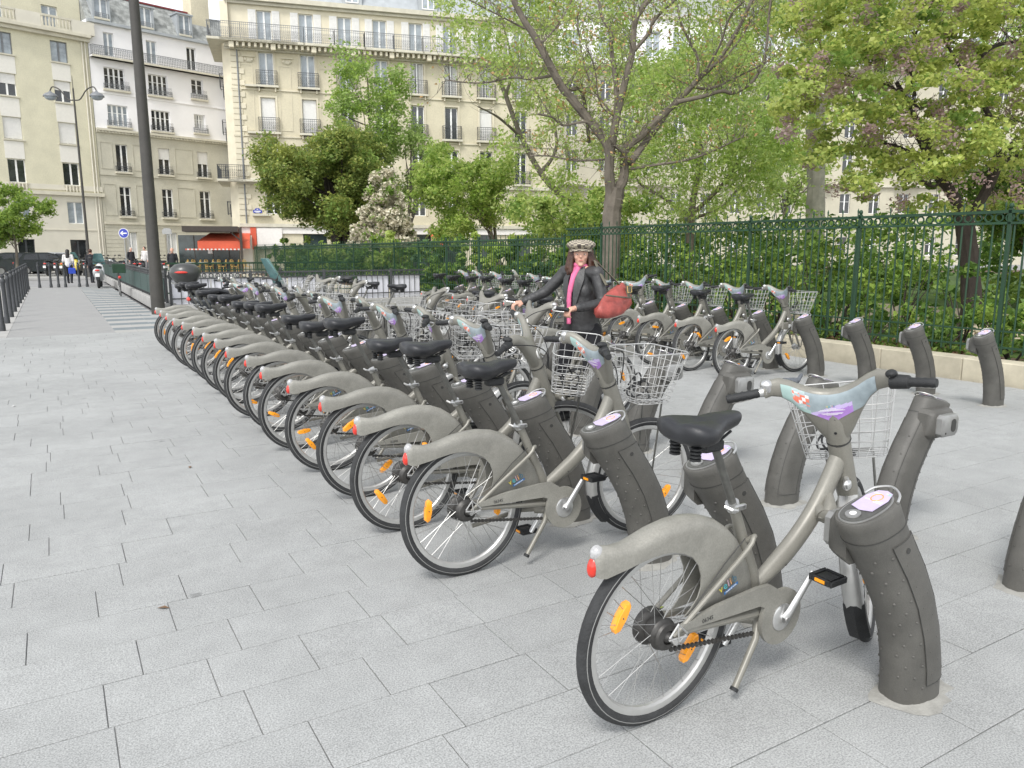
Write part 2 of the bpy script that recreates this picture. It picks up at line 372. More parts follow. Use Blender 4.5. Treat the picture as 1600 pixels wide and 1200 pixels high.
tag(MB().box(9.93, 60, -6, 49.5, -.2, .12).build('park_soil', 'soil', smooth=False), kind='structure')
tag(MB().box(13.6, 19.5, -5, 30, -.1, .126).build('park_path', 'sand', smooth=False), kind='structure')
tag(MB().box(19.51, 50, -5, 48, -.1, .127).build('lawn', 'grass', smooth=False), kind='structure')
tag(MB().box(11.2, 13.59, -5, 30, -.1, .128).build('lawn', 'grass', smooth=False), kind='structure')
tag(MB().box(2.6, 9.4, 21.3, 47, -.15, -.03).build('ramp_floor', 'asphalt', smooth=False), kind='structure')

# ------------------------------------------------------------ rental bicycle (x forward, y left, origin on the ground under the rear hub)
HZ = .33; FH = (1.135, 0, HZ)
def wheel(parent, loc, hub, name):
    w_ = MB().lathe([(.272, -.013), (.290, -.015), (.300, -.013), (.300, .013), (.290, .015), (.272, .013), (.266, .006), (.266, -.006)], 48, 'y', loop=True).build(name, 'rim', parent, loc=loc)
    t = MB().lathe([(.309 + .0245 * math.cos(a), .0235 * math.sin(a)) for a in [2 * pi * k / 12 for k in range(12)]], 56, 'y', loop=True)
    kn = []
    t.build('tyre', 'tyre', w_)
    MB().lathe([(.3105, -.0222), (.3125, -.0232), (.3145, -.0222)], 56, 'y').lathe([(.3105, .0222), (.3125, .0232), (.3145, .0222)], 56, 'y').build('sidewall_stripe', 'stripe', w_)
    s = MB()
    for k in range(36):
        a = 2 * pi * k / 36; sd = 1 if k % 2 else -1; off = .9 * (1 if (k // 2) % 2 else -1); hr = hub * .82
        s.tube([(hr * math.cos(a + off), sd * .028, hr * math.sin(a + off)), (.268 * math.cos(a), sd * .003, .268 * math.sin(a))], .0013, 4, False)
    tag(s.build('spokes', 'spoke', w_), kind='stuff')
    for a in (R(150), R(-35)):
        r_ = MB(); c, sn = math.cos(a), math.sin(a)
        P = [(-.055, 0), (-.045, .013), (0, .018), (.045, .013), (.055, 0), (.045, -.013), (0, -.018), (-.045, -.013)]
        rings = [[((.19 + q[1] * sc_) * c - q[0] * sc_ * sn, yv, (.19 + q[1] * sc_) * sn + q[0] * sc_ * c) for q in P] for yv, sc_ in ((-.014, .86), (-.010, 1), (.010, 1), (.014, .86))]
        r_.loft(rings).build('reflector', 'amber', w_)
        MB().ellipsoid((.19 * c, 0, .19 * sn), (.006, .018, .006), 8, 6).build('screw', 'darkmetal', w_)
    return w_
def make_bike():
    T = thing('rental_bicycle')
    # frame
    f = MB()
    tubepts = bez([(.455, 0, .36), (.55, 0, .415), (.66, 0, .485), (.76, 0, .575), (.84, 0, .68), (.905, 0, .80)], 5)
    f.tube(tubepts, [.026 + .011 * min(1, i / 8) for i in range(len(tubepts))], 14, flat=.85)
    f.tube([(.475, 0, .34), (.45, 0, .43), (.375, 0, .60), (.325, 0, .715)], [.026, .027, .021, .018], 12)
    f.tube([(.995, 0, .615), (.978, 0, .66), (.93, 0, .77), (.892, 0, .862)], [.036, .041, .042, .043], 18)
    f.tube([(.53, -.04, .27), (.53, .04, .27)], .032, 14)
    f.tube([(.50, 0, .30), (.465, 0, .36)], .03, 10)
    for s in (-1, 1):
        f.tube([(.50, s * .035, .285), (.40, s * .05, .30), (.02, s * .062, .345)], [.016, .015, .011], 8)
        f.tube(bez([(.385, s * .022, .575), (.392, s * .046, .598), (.375, s * .058, .60), (.345, s * .062, .565), (.18, s * .066, .455), (.01, s * .066, .335)], 3), [.009] * 16, 8)
    fr = f.build('frame', 'frame', T)
    MB().tube([(.905 - .012, 0, .862 + .004), (.8895, 0, .872)], .0455, 18).build('collar', 'post_dark', fr)
    MB().tube([(.60, -.034, .438), (.60, -.036, .436)], .004, 8).build('screw', 'darkmetal', fr)
    # docking stub
    d = MB().tube([(.80, 0, .62), (.775, -.05, .60)], [.028, .030], 12).tube([(.775, -.05, .60), (.735, -.13, .63)], [.024, .020], 10).cbox(.68, .79, -.165, -.135, .585, .675, .008).tube([(.835, -.02, .665), (.80, -.055, .63), (.76, -.06, .585)], [.016, .026, .022], 10)
    d.build('docking_stub', 'frame', T)
    MB().ellipsoid((.90, -.05, .70), (.022, .015, .022), 12, 8).tube([(.90, -.05, .70), (.93, -.02, .72)], .012, 8).build('frame_lock', 'silver', T)
    # swooping rear fender shell
    O = [(-.292, .655), (-.285, .678), (-.262, .688), (-.215, .677), (-.165, .677), (-.11, .689), (-.05, .706), (.02, .717), (.09, .719), (.16, .708), (.225, .683), (.285, .643), (.335, .597), (.375, .54), (.41, .485), (.44, .42), (.452, .375)]
    I = [(-.290, .60), (-.275, .592), (-.255, .590), (-.215, .598), (-.175, .606), (-.13, .617), (-.085, .625), (-.04, .628), (.005, .624), (.05, .610), (.096, .586), (.128, .550), (.146, .508), (.150, .466), (.142, .428), (.120, .395), (.09, .368)]
    Wd = [.020, .026, .031, .034, .038, .042, .044, .046, .046, .046, .046, .045, .044, .042, .038, .034, .032]
    sh = MB(); rings = []
    for (ox, oz), (ix, iz), w_ in zip(O, I, Wd):
        d = Vector((ox - ix, 0, oz - iz)); h = d.length; d.normalize()
        half = [(w_, 0), (w_ * 1.04, .3), (w_ * 1.02, .62), (w_ * .93, .82), (w_ * .62, .955), (0, 1.0)]
        sec = half + [(-a, b) for a, b in reversed(half[:-1])]
        outer = [Vector((ix, a, iz)) + d * h * b for a, b in sec]
        inner = [Vector((ix, a * .88, iz)) + d * (h * b - (.004 if b > .5 else 0)) for a, b in reversed(sec)]
        rings.append(outer + inner)
    sh.loft(rings, True, True)
    fe = sh.build('rear_fender', 'shell', T, ang=50)
    # seam line and print on the side panel
    MB().tube([(.10, -.0535, .40), (.25, -.0515, .535), (.345, -.0465, .60)], [.0022] * 3, 5).build('seam', 'post_dark', fe)
    lx, lz, la = .285, .440, R(22)
    base = Matrix.Translation((lx, -.0505, lz)) @ Matrix.Rotation(0, 4, 'Z') @ Matrix.Rotation(pi / 2, 4, 'X') @ Matrix.Rotation(la, 4, 'Z')
    for ch, dx, mm in (('v', -.044, 'yellowprint'), ('e', -.022, 'cyanprint'), ('l', -.006, 'pinkprint'), ('i', .006, 'orangeprint'), ('b', .026, 'navyprint')):
        o = inst('letter', text_mesh(ch, .040, mm), fe); o.matrix_basis = base @ Matrix.Translation((dx, .004, 0))
    o = MB().box(-.036, .036, -.0145, -.0035, 0, .0006).build('nameplate', 'blueprint', fe, smooth=False); o.matrix_basis = base
    o2 = inst('letter', text_mesh('MAIRIE DE PARIS', .0075, 'whiteprint'), o); o2.location = (-.001, -.0115, .0012)
    # rear light
    rl = MB().ellipsoid((-.286, 0, .625), (.020, .020, .034), 14, 10, Matrix.Rotation(R(12), 3, 'Y')).build('rear_light', 'redlens', T)
    MB().ellipsoid((-.276, 0, .668), (.022, .022, .026), 14, 8, Matrix.Rotation(R(12), 3, 'Y')).build('clear_lens', 'clearlens', rl)
    # chain guard
    arc = [(.545 + .108 * math.cos(a), .265 + .108 * math.sin(a)) for a in [R(x) for x in range(100, -215, -15)]]
    guard = [(.03, .352), (.045, .372), (.20, .398), (.40, .412), (.47, .408)] + arc + [(.448, .325), (.42, .338), (.20, .345)]
    cg = MB().prism(guard, -.060, -.076).build('chain_guard', 'shell', T)
    mod = None
    o = inst('letter', text_mesh('06345', .021, 'post_dark'), cg); o.matrix_basis = Matrix.Translation((.155, -.0768, .357)) @ Matrix.Rotation(pi / 2, 4, 'X') @ Matrix.Rotation(R(4), 4, 'Z')
    MB().lathe([(.052, -.0765), (.052, -.080), (.048, -.083), (.018, -.086), (.018, -.092), (0.001, -.092)], 24, 'y', (.545, 0, .265)).build('crank_disc', 'silver', cg)
    # cranks and pedals
    cr = MB().tube([(.545, -.092, .265), (.56, -.098, .29), (.655, -.112, .428)], [.019, .015, .012], 10, flat=.6).tube([(.545, -.098, .265), (.545, -.106, .265)], .010, 10)
    cr.build('crank', 'silver', T)
    cl = MB().tube([(.545, .05, .265), (.53, .075, .24), (.437, .085, .104)], [.019, .014, .012], 10, flat=.6).build('crank', 'silver', T)
    for cx, cy, cz, s in ((.665, -.165, .425, -1), (.437, .135, .104, 1)):
        p = MB()
        for q in (-1, 1): p.cbox(cx - .047, cx + .047, cy + q * .042 - .006, cy + q * .042 + .006, cz - .013, cz + .013, .004)
        for q in (-1, 1): p.cbox(cx + q * .041 - .006, cx + q * .041 + .006, cy - .037, cy + .037, cz - .013, cz + .013, .004)
        p.cbox(cx - .030, cx + .030, cy - .030, cy + .030, cz - .009, cz + .009, .003)
        pd = p.build('pedal', 'rubber', T)
        for q in (-1, 1): MB().box(cx + q * .048 - .001, cx + q * .048 + .001, cy - .02, cy + .02, cz - .006, cz + .006).build('reflector', 'amber', pd)
    # chain
    ch = MB(); top = [(.02 + .50 * t, -.048, .365 - .030 * t) for t in np.linspace(0, 1, 14)]; bot = [(.52 - .50 * t, -.048, .205 + .075 * t) for t in np.linspace(0, 1, 14)]
    ch.tube(top, .0055, 4); ch.tube(bot, .0055, 4)
    for k in range(26): t = k / 25; ch.box(.52 - .50 * t - .005, .52 - .50 * t + .005, -.053, -.043, .198 + .075 * t, .212 + .075 * t)
    ch.build('chain', 'darkmetal', T, smooth=False)
    MB().lathe([(.045, -.040), (.050, -.044), (.045, -.052), (.025, -.056), (.025, -.040)], 20, 'y', (0, 0, HZ)).build('sprocket', 'darkmetal', T)
    # saddle
    S = [(.018, .050, .050), (.028, .090, .066), (.05, .112, .078), (.09, .116, .084), (.13, .098, .082), (.17, .070, .074), (.21, .050, .066), (.25, .040, .058), (.285, .035, .050), (.305, .024, .040)]
    sd = MB(); rings = []
    for x, hw, hh in S:
        z0 = 1.004 + .9 * (x - .14) ** 2 * (1 if x < .14 else .6) + .010 * (x > .2)
        ring = []
        for k in range(20):
            a = 2 * pi * k / 20; cy_, sz = math.cos(a), math.sin(a)
            yy_ = hw * (abs(cy_) ** .7) * (1 if cy_ > 0 else -1); zz = (hh * .5) * (abs(sz) ** .75) * (1 if sz > 0 else -1.1)
            if sz < 0: yy_ *= 1 - .22 * abs(sz)
            if sz > 0 and x < .16: zz -= .014 * max(0, 1 - abs(yy_) / .045)
            ring.append((x, yy_, z0 + zz))
        rings.append(ring)
    sd.loft(rings); se = sd.build('saddle', 'saddle', T, ang=60)
    u = MB()
    for s in (-1, 1):
        for k in range(4): u.lathe([(.010, -.009), (.019, -.006), (.019, .0), (.010, .003)], 12, 'z', (.075, s * .045, .962 - .012 * k))
        u.tube([(.05, s * .045, .965), (.20, s * .018, .955), (.27, s * .012, .985)], .005, 6)
    u.cbox(.14, .235, -.025, .025, .925, .965, .008)
    u.build('saddle_spring', 'rubber', se)
    sp = MB().tube([(.33, 0, .70), (.205, 0, .95)], .0145, 14).build('seat_post', 'gunmetal', T)
    c = MB().tube([(.3315, 0, .695), (.3175, 0, .722)], .0245, 14).cbox(.30, .355, -.036, -.020, .70, .722, .004).tube([(.31, -.03, .712), (.285, -.052, .715), (.262, -.05, .72), (.25, -.028, .728)], [.006, .007, .007, .006], 8).tube([(.34, -.036, .712), (.34, .036, .712)], .006, 8)
    c.build('seat_clamp', 'silver', T)
    # rear wheel, hub
    rw = wheel(T, (0, 0, HZ), .05, 'rear_wheel')
    MB().lathe([(.012, -.062), (.020, -.05), (.052, -.034), (.056, -.026), (.044, -.020), (.044, .018), (.058, .024), (.066, .032), (.066, .050), (.050, .056), (.012, .060)], 24, 'y', caps=True).build('hub', 'darkmetal', rw)
    for s in (-1,):
        MB().tube([(-.03, -.088, .352), (.002, -.092, .395), (.055, -.082, .345), (.052, -.082, .335), (-.03, -.088, .345)], .0035, 6, loop=False).tube([(.0, -.092, .39), (.012, -.09, .33), (.05, -.08, .34)], .003, 6).build('hub_guard', 'wire', T)
    MB().tube([(0, -.062, HZ), (0, -.088, HZ)], .010, 10).tube([(0, .062, HZ), (0, .088, HZ)], .010, 10).build('axle_nut', 'silver', T)
    # kickstand
    k = MB().tube([(.47, -.03, .245), (.43, -.06, .20), (.31, -.085, .062)], [.016, .013, .012], 10).tube([(.47, .03, .245), (.36, .06, .245), (.09, .085, .205)], [.015, .012, .012], 10).tube([(.49, -.04, .25), (.44, .04, .24)], .02, 10)
    ks = k.build('kickstand', 'frame', T)
    MB().tube([(.31, -.085, .062), (.302, -.086, .052)], .015, 10).build('stand_foot', 'rubber', ks)
    # --- steered group
    st_ = []
    def S_(o): st_.append(o.name); return o
    H0 = Vector((.865, 0, .925)); ua = Vector((-.394, 0, .919)); fa = Vector((.919, 0, .394))
    ks_ = [0, .033, .064, .100, .134, .168, .197, .216]; Tt = [.160, .163, .173, .194, .220, .240, .243, .230]; Bb = [-.085, -.062, -.008, .068, .128, .164, .180, .182]; Bk = [0, .0, .003, .008, .016, .028, .045, .062]; Th = [.036, .034, .030, .027, .025, .024, .023, .021]
    def ip(y, arr): return float(np.interp(abs(y), ks_, arr))
    def gp(y, v, off): return H0 + Vector((0, 1, 0)) * y + ua * v - fa * (ip(y, Bk) + off)
    hb = MB(); rings = []
    for y in np.linspace(-.216, .216, 45):
        t, b, th = ip(y, Tt), ip(y, Bb), ip(y, Th); c, h = (t + b) / 2, (t - b) / 2; ring = []
        for k in range(16):
            a = 2 * pi * k / 16; ca, sa = math.cos(a), math.sin(a)
            pw = .55 if h > .06 else .8
            ring.append(gp(y, c + h * abs(sa) ** pw * (1 if sa > 0 else -1), th * abs(ca) ** .8 * (1 if ca > 0 else -1)))
        rings.append(ring)
    hb.loft(rings); hb.tube([H0 - ua * .06, H0 + ua * .02, H0 + ua * .08], [.0435, .044, .036], 18)
    bar = S_(hb.build('handlebar', 'frame', T, ang=60))
    MB().tube([gp(0, -.005, .042), gp(0, -.005, .0455)], .0055, 8).tube([gp(0, .028, .036), gp(0, .028, .0405)], .0045, 8).tube([gp(-.002, .048, .034), gp(-.002, .048, .0395)], .0045, 8).build('bolt', 'rubber', bar)
    # printed panel facing the rider
    pn = MB(); cols_ = []
    ys = np.linspace(-.160, .160, 56); nt_ = 22
    vts = []; 
    for y in ys:
        t, b, th = ip(y, Tt) - .010, max(ip(y, Bb) + .012, .040 + .55 * abs(y)), ip(y, Th)
        if b > t - .004: b = t - .004
        c, h = (ip(y, Tt) + ip(y, Bb)) / 2, (ip(y, Tt) - ip(y, Bb)) / 2
        for j in range(nt_ + 1):
            v = b + (t - b) * j / nt_; sa = max(-1, min(1, (v - c) / h)); pw = .55 if h > .06 else .8; s1 = abs(sa) ** (1 / pw); ca = math.sqrt(max(0, 1 - s1 * s1))
            vts.append(gp(y, v, th * ca ** .8 + .0016))
    fs = []; mi = []
    for i in range(len(ys) - 1):
        for j in range(nt_):
            fs.append((i * (nt_ + 1) + j, (i + 1) * (nt_ + 1) + j, (i + 1) * (nt_ + 1) + j + 1, i * (nt_ + 1) + j + 1))
            yc = (ys[i] + ys[i + 1]) / 2; t, b = ip(yc, Tt) - .010, max(ip(yc, Bb) + .012, .040 + .55 * abs(yc)); v = b + (t - b) * (j + .5) / nt_
            m_ = 0
            if v < .088 - .25 * yc and abs(yc) < .07: m_ = 2
            elif v < .104 - .25 * yc and abs(yc) < .075: m_ = 3
            elif yc > .085: m_ = 1 if (i + j) % 3 else 5
            if .070 < yc < .130 and .35 < (v - b) / (t - b) < .88 and (int(i / 3) * 7 + int(j / 3) * 3) % 4: m_ = 4 if (int(i / 2) + int(j / 4)) % 3 else 6
            if yc > .125 or (yc > .07 and (v - b) / (t - b) < .2): m_ = 5
            if yc < -.13: m_ = 0
            mi.append(m_)
    pn.v = [tuple(p) for p in vts]; pn.f = fs; pn.mi = mi
    pnl = pn.build('display_panel', ['steelblueprint', 'paleblueprint', 'violetprint', 'lilacprint', 'coralprint', 'tealprint', 'whiteprint'], bar)
    tb = Matrix.Translation(gp(0, .118, .0395)) @ Matrix(((0, ua.x, -fa.x, 0), (-1, 0, 0, 0), (0, ua.z, -fa.z, 0), (0, 0, 0, 1)))
    # columns: text x = -Y (viewer's right when riding forward), text y = up, normal towards the rider
    def put(me, x, y, par=bar):
        o = inst('letter', me, par); o.matrix_basis = tb @ Matrix.Translation((x, y, 0)); return o
    for chh, dx, mm in (('v', -.014, 'yellowprint'), ('e', -.007, 'cyanprint'), ('l', 0, 'whiteprint'), ('i', .004, 'coralprint'), ('b', .010, 'blueprint')): put(text_mesh(chh, .013, mm), dx, -.012)
    ln = MB()
    for q, (hw, yy_) in enumerate(((.016, -.018), (.040, -.0225), (.046, -.0262), (.038, -.0375), (.034, -.041), (.020, -.0445))): ln.box(-hw, hw, yy_ - .0008, yy_ + .0008, 0, .0004)
    o = ln.build('print_lines', 'whiteprint', bar, smooth=False); o.matrix_basis = tb
    # front badge (round white disc) and underside lamp
    S_(MB().tube([gp(0, .02, -.030), gp(0, .02, -.040)], .033, 20).build('headlight', 'whiteplastic', T))
    for s, nm in ((1, 'l'), (-1, 'r')):
        e0 = gp(s * .214, .206, 0); e1 = e0 + Vector((-.050, s * .135, -.012))
        gr = MB(); n_ = 10; P = [e0.lerp(e1, .16 + .84 * i / n_) for i in range(n_ + 1)]
        gr.tube(P, [.0165 + (.0012 if i % 2 else -.0006) for i in range(n_)] + [.015], 12)
        g_ = gr.build('grip', 'rubber', bar)
        MB().tube([e0, e0.lerp(e1, .17)], [.019, .017], 12).build('grip_collar', 'silver' if s > 0 else 'rubber', bar)
        if s > 0:
            bl = MB().lathe([(.001, .030), (.012, .028), (.021, .020), (.024, .008), (.022, .002), (.018, -.012), (.014, -.02)], 18, 'z', tuple(e0 + Vector((0, -.005, .016)))).build('bell', 'silver', bar)
        else:
            MB().tube([e0.lerp(e1, -.02), e0.lerp(e1, .12), e0.lerp(e1, .38), e0.lerp(e1, .42)], [.027, .026, .024, .018], 14).ellipsoid(e0 + Vector((-.01, 0, .028)), (.03, .02, .016), 12, 8).build('gear_shifter', 'rubber', bar)
            MB().ellipsoid(e0 + Vector((-.028, .004, .026)), (.008, .009, .009), 10, 6).build('shifter_button', 'silver', bar)
        MB().tube(bez([e0 + Vector((.01, s * .01, -.012)), e0 + Vector((.045, s * .03, -.016)), e0 + Vector((.03, s * .07, -.026)), e1 + Vector((.035, -s * .01, -.018))], 4), [.006] * 4 + [.005] * 9, 6, flat=.7).build('brake_lever', 'silver', bar)
    # cables
    cb = MB().tube(bez([gp(-.21, .19, -.02), gp(-.14, .12, -.09), gp(-.05, .02, -.10), gp(-.02, -.08, -.06)], 5), .0032, 6).tube(bez([gp(.21, .19, -.02), gp(.13, .10, -.08), gp(.04, .0, -.09), gp(.02, -.10, -.06)], 5), .0032, 6)
    S_(cb.build('brake_cable', 'rubber', T))
    # basket
    bk = MB(); bs = []
    def loop_at(z, grow):
        t = (z - .775) / .27; x0, x1 = .995 - .01 * t, 1.20 + .075 * t; hy = .150 + .050 * t; r_ = .05; pts = []
        zf = lambda x: z + .0 * (x - x0)
        for cx, cy, a0 in ((x1 - r_, hy - r_, 0), (x0 + r_, hy - r_, 90), (x0 + r_, -hy + r_, 180), (x1 - r_, -hy + r_, 270)):
            for a in (0, 30, 60, 90): pts.append((cx + r_ * math.cos(R(a0 + a)), cy + r_ * math.sin(R(a0 + a)), zf(cx)))
        return pts
    levels = [.775, .80, .835, .875, .925, .98, 1.045]
    for z in levels: bk.tube(loop_at(z, 0), .0022 if z < 1.04 else .0038, 5, loop=True)
    L0 = loop_at(levels[0], 0); 
    def per(pts, u):
        n = len(pts); d = [(Vector(pts[(i + 1) % n]) - Vector(pts[i])).length for i in range(n)]; tot = sum(d); q = u * tot
        for i in range(n):
            if q <= d[i]: return Vector(pts[i]).lerp(Vector(pts[(i + 1) % n]), q / d[i])
            q -= d[i]
        return Vector(pts[0])
    for k in range(20): u = k / 20; bk.tube([per(loop_at(z, 0), u) for z in (.775, .875, .98, 1.045)], .0020, 4, False)
    for k in range(7): yv = -.12 + .04 * k; bk.tube([(.995, yv, .775), (1.20, yv, .775)], .0020, 4, False)
    for k in range(4): xv = 1.02 + .045 * k; bk.tube([(xv, -.145, .776), (xv, .145, .776)], .0020, 4, False)
    bo = S_(bk.build('basket', 'wire', T, ang=80))
    co = MB()
    for k in range(3):
        a0 = k * 1.1; co.tube([(1.10 + (.055 + .006 * k) * math.cos(a), .02 + .02 * k + .05 * math.sin(a), .80 + .02 * k + .035 * math.sin(a + a0)) for a in [2 * pi * j / 18 for j in range(18)]], .0045, 6, loop=True)
    co.tube(bez([(1.0, -.02, .86), (1.03, -.06, .93), (1.08, -.02, .90), (1.11, .03, .83)], 4), .0045, 6)
    S_(co.build('lock_cable', 'rubber', T))
    ff = MB()
    for s in (-1, 1):
        ff.tube([(1.00, s * .028, .60), (1.02, s * .050, .57), (1.075, s * .056, .45), (FH[0], s * .056, HZ)], [.018, .017, .014, .011], 10)
    ff.tube([(.985, 0, .64), (1.005, 0, .60)], [.038, .032], 14).tube([(1.0, -.04, .598), (1.0, .04, .598)], .022, 10)
    fk = S_(ff.build('fork', 'frame', T))
    rd = MB()
    for s in (-1, 1): rd.tube([(FH[0] + .005, s * .070, HZ), (1.16, s * .085, .60), (1.175, s * .09, .775)], .0052, 8)
    rd.tube([(1.175, -.09, .772), (1.175, .09, .772)], .005, 8).tube([(1.0, 0, .70), (1.06, 0, .745), (1.19, 0, .768)], .006, 8)
    S_(rd.build('basket_stay', 'gunmetal', T))
    fm = MB(); rings = []
    for a in range(116, 197, 8):
        r_ = .348; ca, sa = math.cos(R(a)), math.sin(R(a)); ring = []
        for q in ((-.036, -.030), (-.036, -.006), (-.026, .008), (0, .013), (.026, .008), (.036, -.006), (.036, -.030)): ring.append((FH[0] + (r_ + q[1]) * ca, q[0], HZ + (r_ + q[1]) * sa))
        for q in ((.033, -.030), (.033, -.009), (0, .009), (-.033, -.009), (-.033, -.030)): ring.append((FH[0] + (r_ + q[1]) * ca, q[0], HZ + (r_ + q[1]) * sa))
        rings.append(ring)
    fm.loft(rings); fmo = S_(fm.build('front_fender', 'rim', T, ang=50))
    fl = MB(); rings = []
    for a, r2 in ((192, 0), (196, .006), (206, .004), (214, 0), (222, -.004)):
        ca, sa = math.cos(R(a)), math.sin(R(a)); rings.append([(FH[0] + (.350 + q[1] + r2) * ca, q[0], HZ + (.350 + q[1] + r2) * sa) for q in ((-.038, -.034), (-.038, -.002), (0, .012), (.038, -.002), (.038, -.034), (0, -.004))])
    fl.loft(rings).build('mud_flap', 'rubber', fmo)
    fw = S_(wheel(T, FH, .03, 'front_wheel'))
    MB().lathe([(.010, -.06), (.016, -.045), (.036, -.034), (.036, -.026), (.028, -.02), (.028, .02), (.040, .026), (.042, .04), (.016, .05), (.010, .06)], 20, 'y', caps=True).build('hub', 'silver', fw)
    return T, set(st_)
bike0, STEER = make_bike()
BT = tree(bike0)
AX0 = Vector((.89, 0, .87)); AXD = Vector((-.394, 0, .919)).normalized()
bike_used = [False]
BIKE_PROBE = {}
def place_bike(x, y, rz, label, group, steer=0., lean=0., skip=(), seat=0.):
    if not bike_used[0]: root, mp = bike0, {o.name: o for o in [bike0] + list(bike0.children_recursive)}; bike_used[0] = True; BIKE_PROBE['mats'] = {n: o.matrix_basis.copy() for n, o in mp.items()}
    else: root, mp = copy_of(BT, None, skip)
    for n, m_ in BIKE_PROBE['mats'].items():
        if n in mp and n != bike0.name: mp[n].matrix_basis = m_
    root.location = (x, y, 0); root.rotation_euler = (lean, 0, rz)
    tag(root, label, 'bicycle', group)
    Mx = Matrix.Translation(AX0) @ Matrix.Rotation(steer, 4, AXD) @ Matrix.Translation(-AX0)
    for n in STEER:
        if n in mp: mp[n].matrix_basis = Mx @ mp[n].matrix_basis
    for n in mp:
        if n.startswith('rear_wheel') or n.startswith('front_wheel'): mp[n].matrix_basis = mp[n].matrix_basis @ Matrix.Rotation(rs.uniform(0, 2 * pi) if (x, y) != FIRST else 0, 4, 'Y')
        if n.startswith(('saddle', 'seat_post')) and mp[n].parent == root: mp[n].location = Vector(mp[n].location) + Vector((-.45, 0, .89)) * seat
    return root

# ------------------------------------------------------------ docking post (foot at origin, head leans to -x)
PZ = [0, .12, .25, .38, .50, .60, .68, .76]; PC = [0, -.008, -.038, -.088, -.158, -.232, -.288, -.335]; PX = [.117, .117, .116, .115, .115, .116, .118, .119]; PY = [.081, .080, .078, .076, .075, .074, .073, .072]
def psurf(z, th, off=0.):
    c, a, b = np.interp(z, PZ, PC), np.interp(z, PZ, PX) + off, np.interp(z, PZ, PY) + off
    ca, sa = math.cos(th), math.sin(th); tilt = -.30 * max(0, (z - .30)) * 1.0
    x = a * abs(ca) ** .85 * (1 if ca > 0 else -1)
    return Vector((c + x, b * abs(sa) ** .85 * (1 if sa > 0 else -1), z + x * .28 * min(1, max(0, z / .76))))
def make_post():
    T = thing('docking_post')
    b = MB(); zs = np.linspace(-.03, .745, 30)
    rings = [[psurf(z, 2 * pi * k / 32) for k in range(32)] for z in zs]
    rings += [[psurf(.752, 2 * pi * k / 32, -.006) for k in range(32)]]
    b.loft(rings, True, True); body = b.build('body', 'post', T, ang=50)
    # groove under the head
    MB().loft([[psurf(.672, 2 * pi * k / 32, o) for k in range(32)] for o in (.0004, .0016)] + [[psurf(.675, 2 * pi * k / 32, .0016) for k in range(32)]] + [[psurf(.675, 2 * pi * k / 32, .0004) for k in range(32)]], False, False).build('head_seam', 'post_dark', body)
    # service doors (one each side), proud of the shell
    for s in (-1, 1):
        d = MB(); rings = []
        for z in np.linspace(.075, .635, 16):
            th0, th1 = (R(-100), R(-35)) if s < 0 else (R(35), R(100)); ring = [psurf(z, th0 + (th1 - th0) * k / 8, .0028) for k in range(9)]; ring = ring + [psurf(z, th1 + (th0 - th1) * k / 8, -.004) for k in range(9)]
            rings.append(ring)
        d.loft(rings); dd = d.build('service_door', 'post', T, ang=40)
        ed = [psurf(z, th0, .003) for z in np.linspace(.075, .635, 10)] + [psurf(.635, th0 + (th1 - th0) * k / 5, .003) for k in range(1, 6)] + [psurf(z, th1, .003) for z in np.linspace(.62, .075, 10)] + [psurf(.075, th1 + (th0 - th1) * k / 5, .003) for k in range(1, 5)]
        MB().tube(ed, .0016, 4, loop=True).build('door_seam', 'post_dark', dd)
        c = psurf(.60, (th0 + th1) / 2 + .2 * s, .0032); n_ = Vector((0, s, 0)); MB().tube([c, c + n_ * .0022], .010, 14).build('key_hole', 'post_dark', dd)
    # rows of low studs
    st = MB()
    for i, z in enumerate(np.linspace(.07, .60, 13)):
        for k in range(10):
            th = 2 * pi * (k + (.5 if i % 2 else 0)) / 10; p = psurf(z, th, .0015); q = psurf(z, th, .010); n_ = (q - p).normalized()
            if abs(math.cos(th)) > .97: continue
            u = n_.orthogonal().normalized(); v = n_.cross(u); r0 = [p + (u * math.cos(2 * pi * j / 6) + v * math.sin(2 * pi * j / 6)) * .0055 for j in range(6)]; r1 = [p + n_ * .0020 + (u * math.cos(2 * pi * j / 6) + v * math.sin(2 * pi * j / 6)) * .0035 for j in range(6)]
            st.loft([r0, r1])
    tag(st.build('studs', 'post', T, ang=80), kind='stuff')
    # top plate with print, button and bail
    tp = lambda x, y, h=0: Vector((PC[-1] + .012 + x, y, .7575 + .28 * x + h))
    MB().loft([[psurf(.7525, 2 * pi * k / 32, -.014) + Vector((0, 0, h)) for k in range(32)] for h in (0, .004)]).build('top_rim', 'cast', T)
    lp = MB().loft([[psurf(.757, 2 * pi * k / 32, -.020) + Vector((0, 0, h)) for k in range(32)] for h in (0, .0018)]).build('top_plate', 'gunmetal', T)
    sp = [(-.030, -.038), (.045, -.040), (.088, -.026), (.098, 0), (.088, .026), (.045, .040), (-.030, .038), (-.042, 0)]
    MB().loft([[tp(x, y, h) for x, y in sp] for h in (.0065, .0085)]).build('label_plate', 'lilac', lp)
    def disc(x, y, r_, h, m_, nm): MB().loft([[tp(x + r_ * math.cos(a), y + r_ * math.sin(a), hh) for a in [2 * pi * k / 18 for k in range(18)]] for hh in (.005, h)]).build(nm, m_, lp)
    disc(-.072, 0, .024, .0095, 'cast', 'button'); disc(-.072, 0, .011, .011, 'whiteplastic', 'button_cap')
    rg = MB().tube([tp(.045 + .022 * math.cos(a), .0 + .017 * math.sin(a), .0092) for a in [2 * pi * k / 14 for k in range(14)]], .0022, 4, loop=True).build('printed_ring', 'orangeprint', lp)
    disc(.078, -.022, .006, .0094, 'tealprint', 'status_light')
    ln = MB()
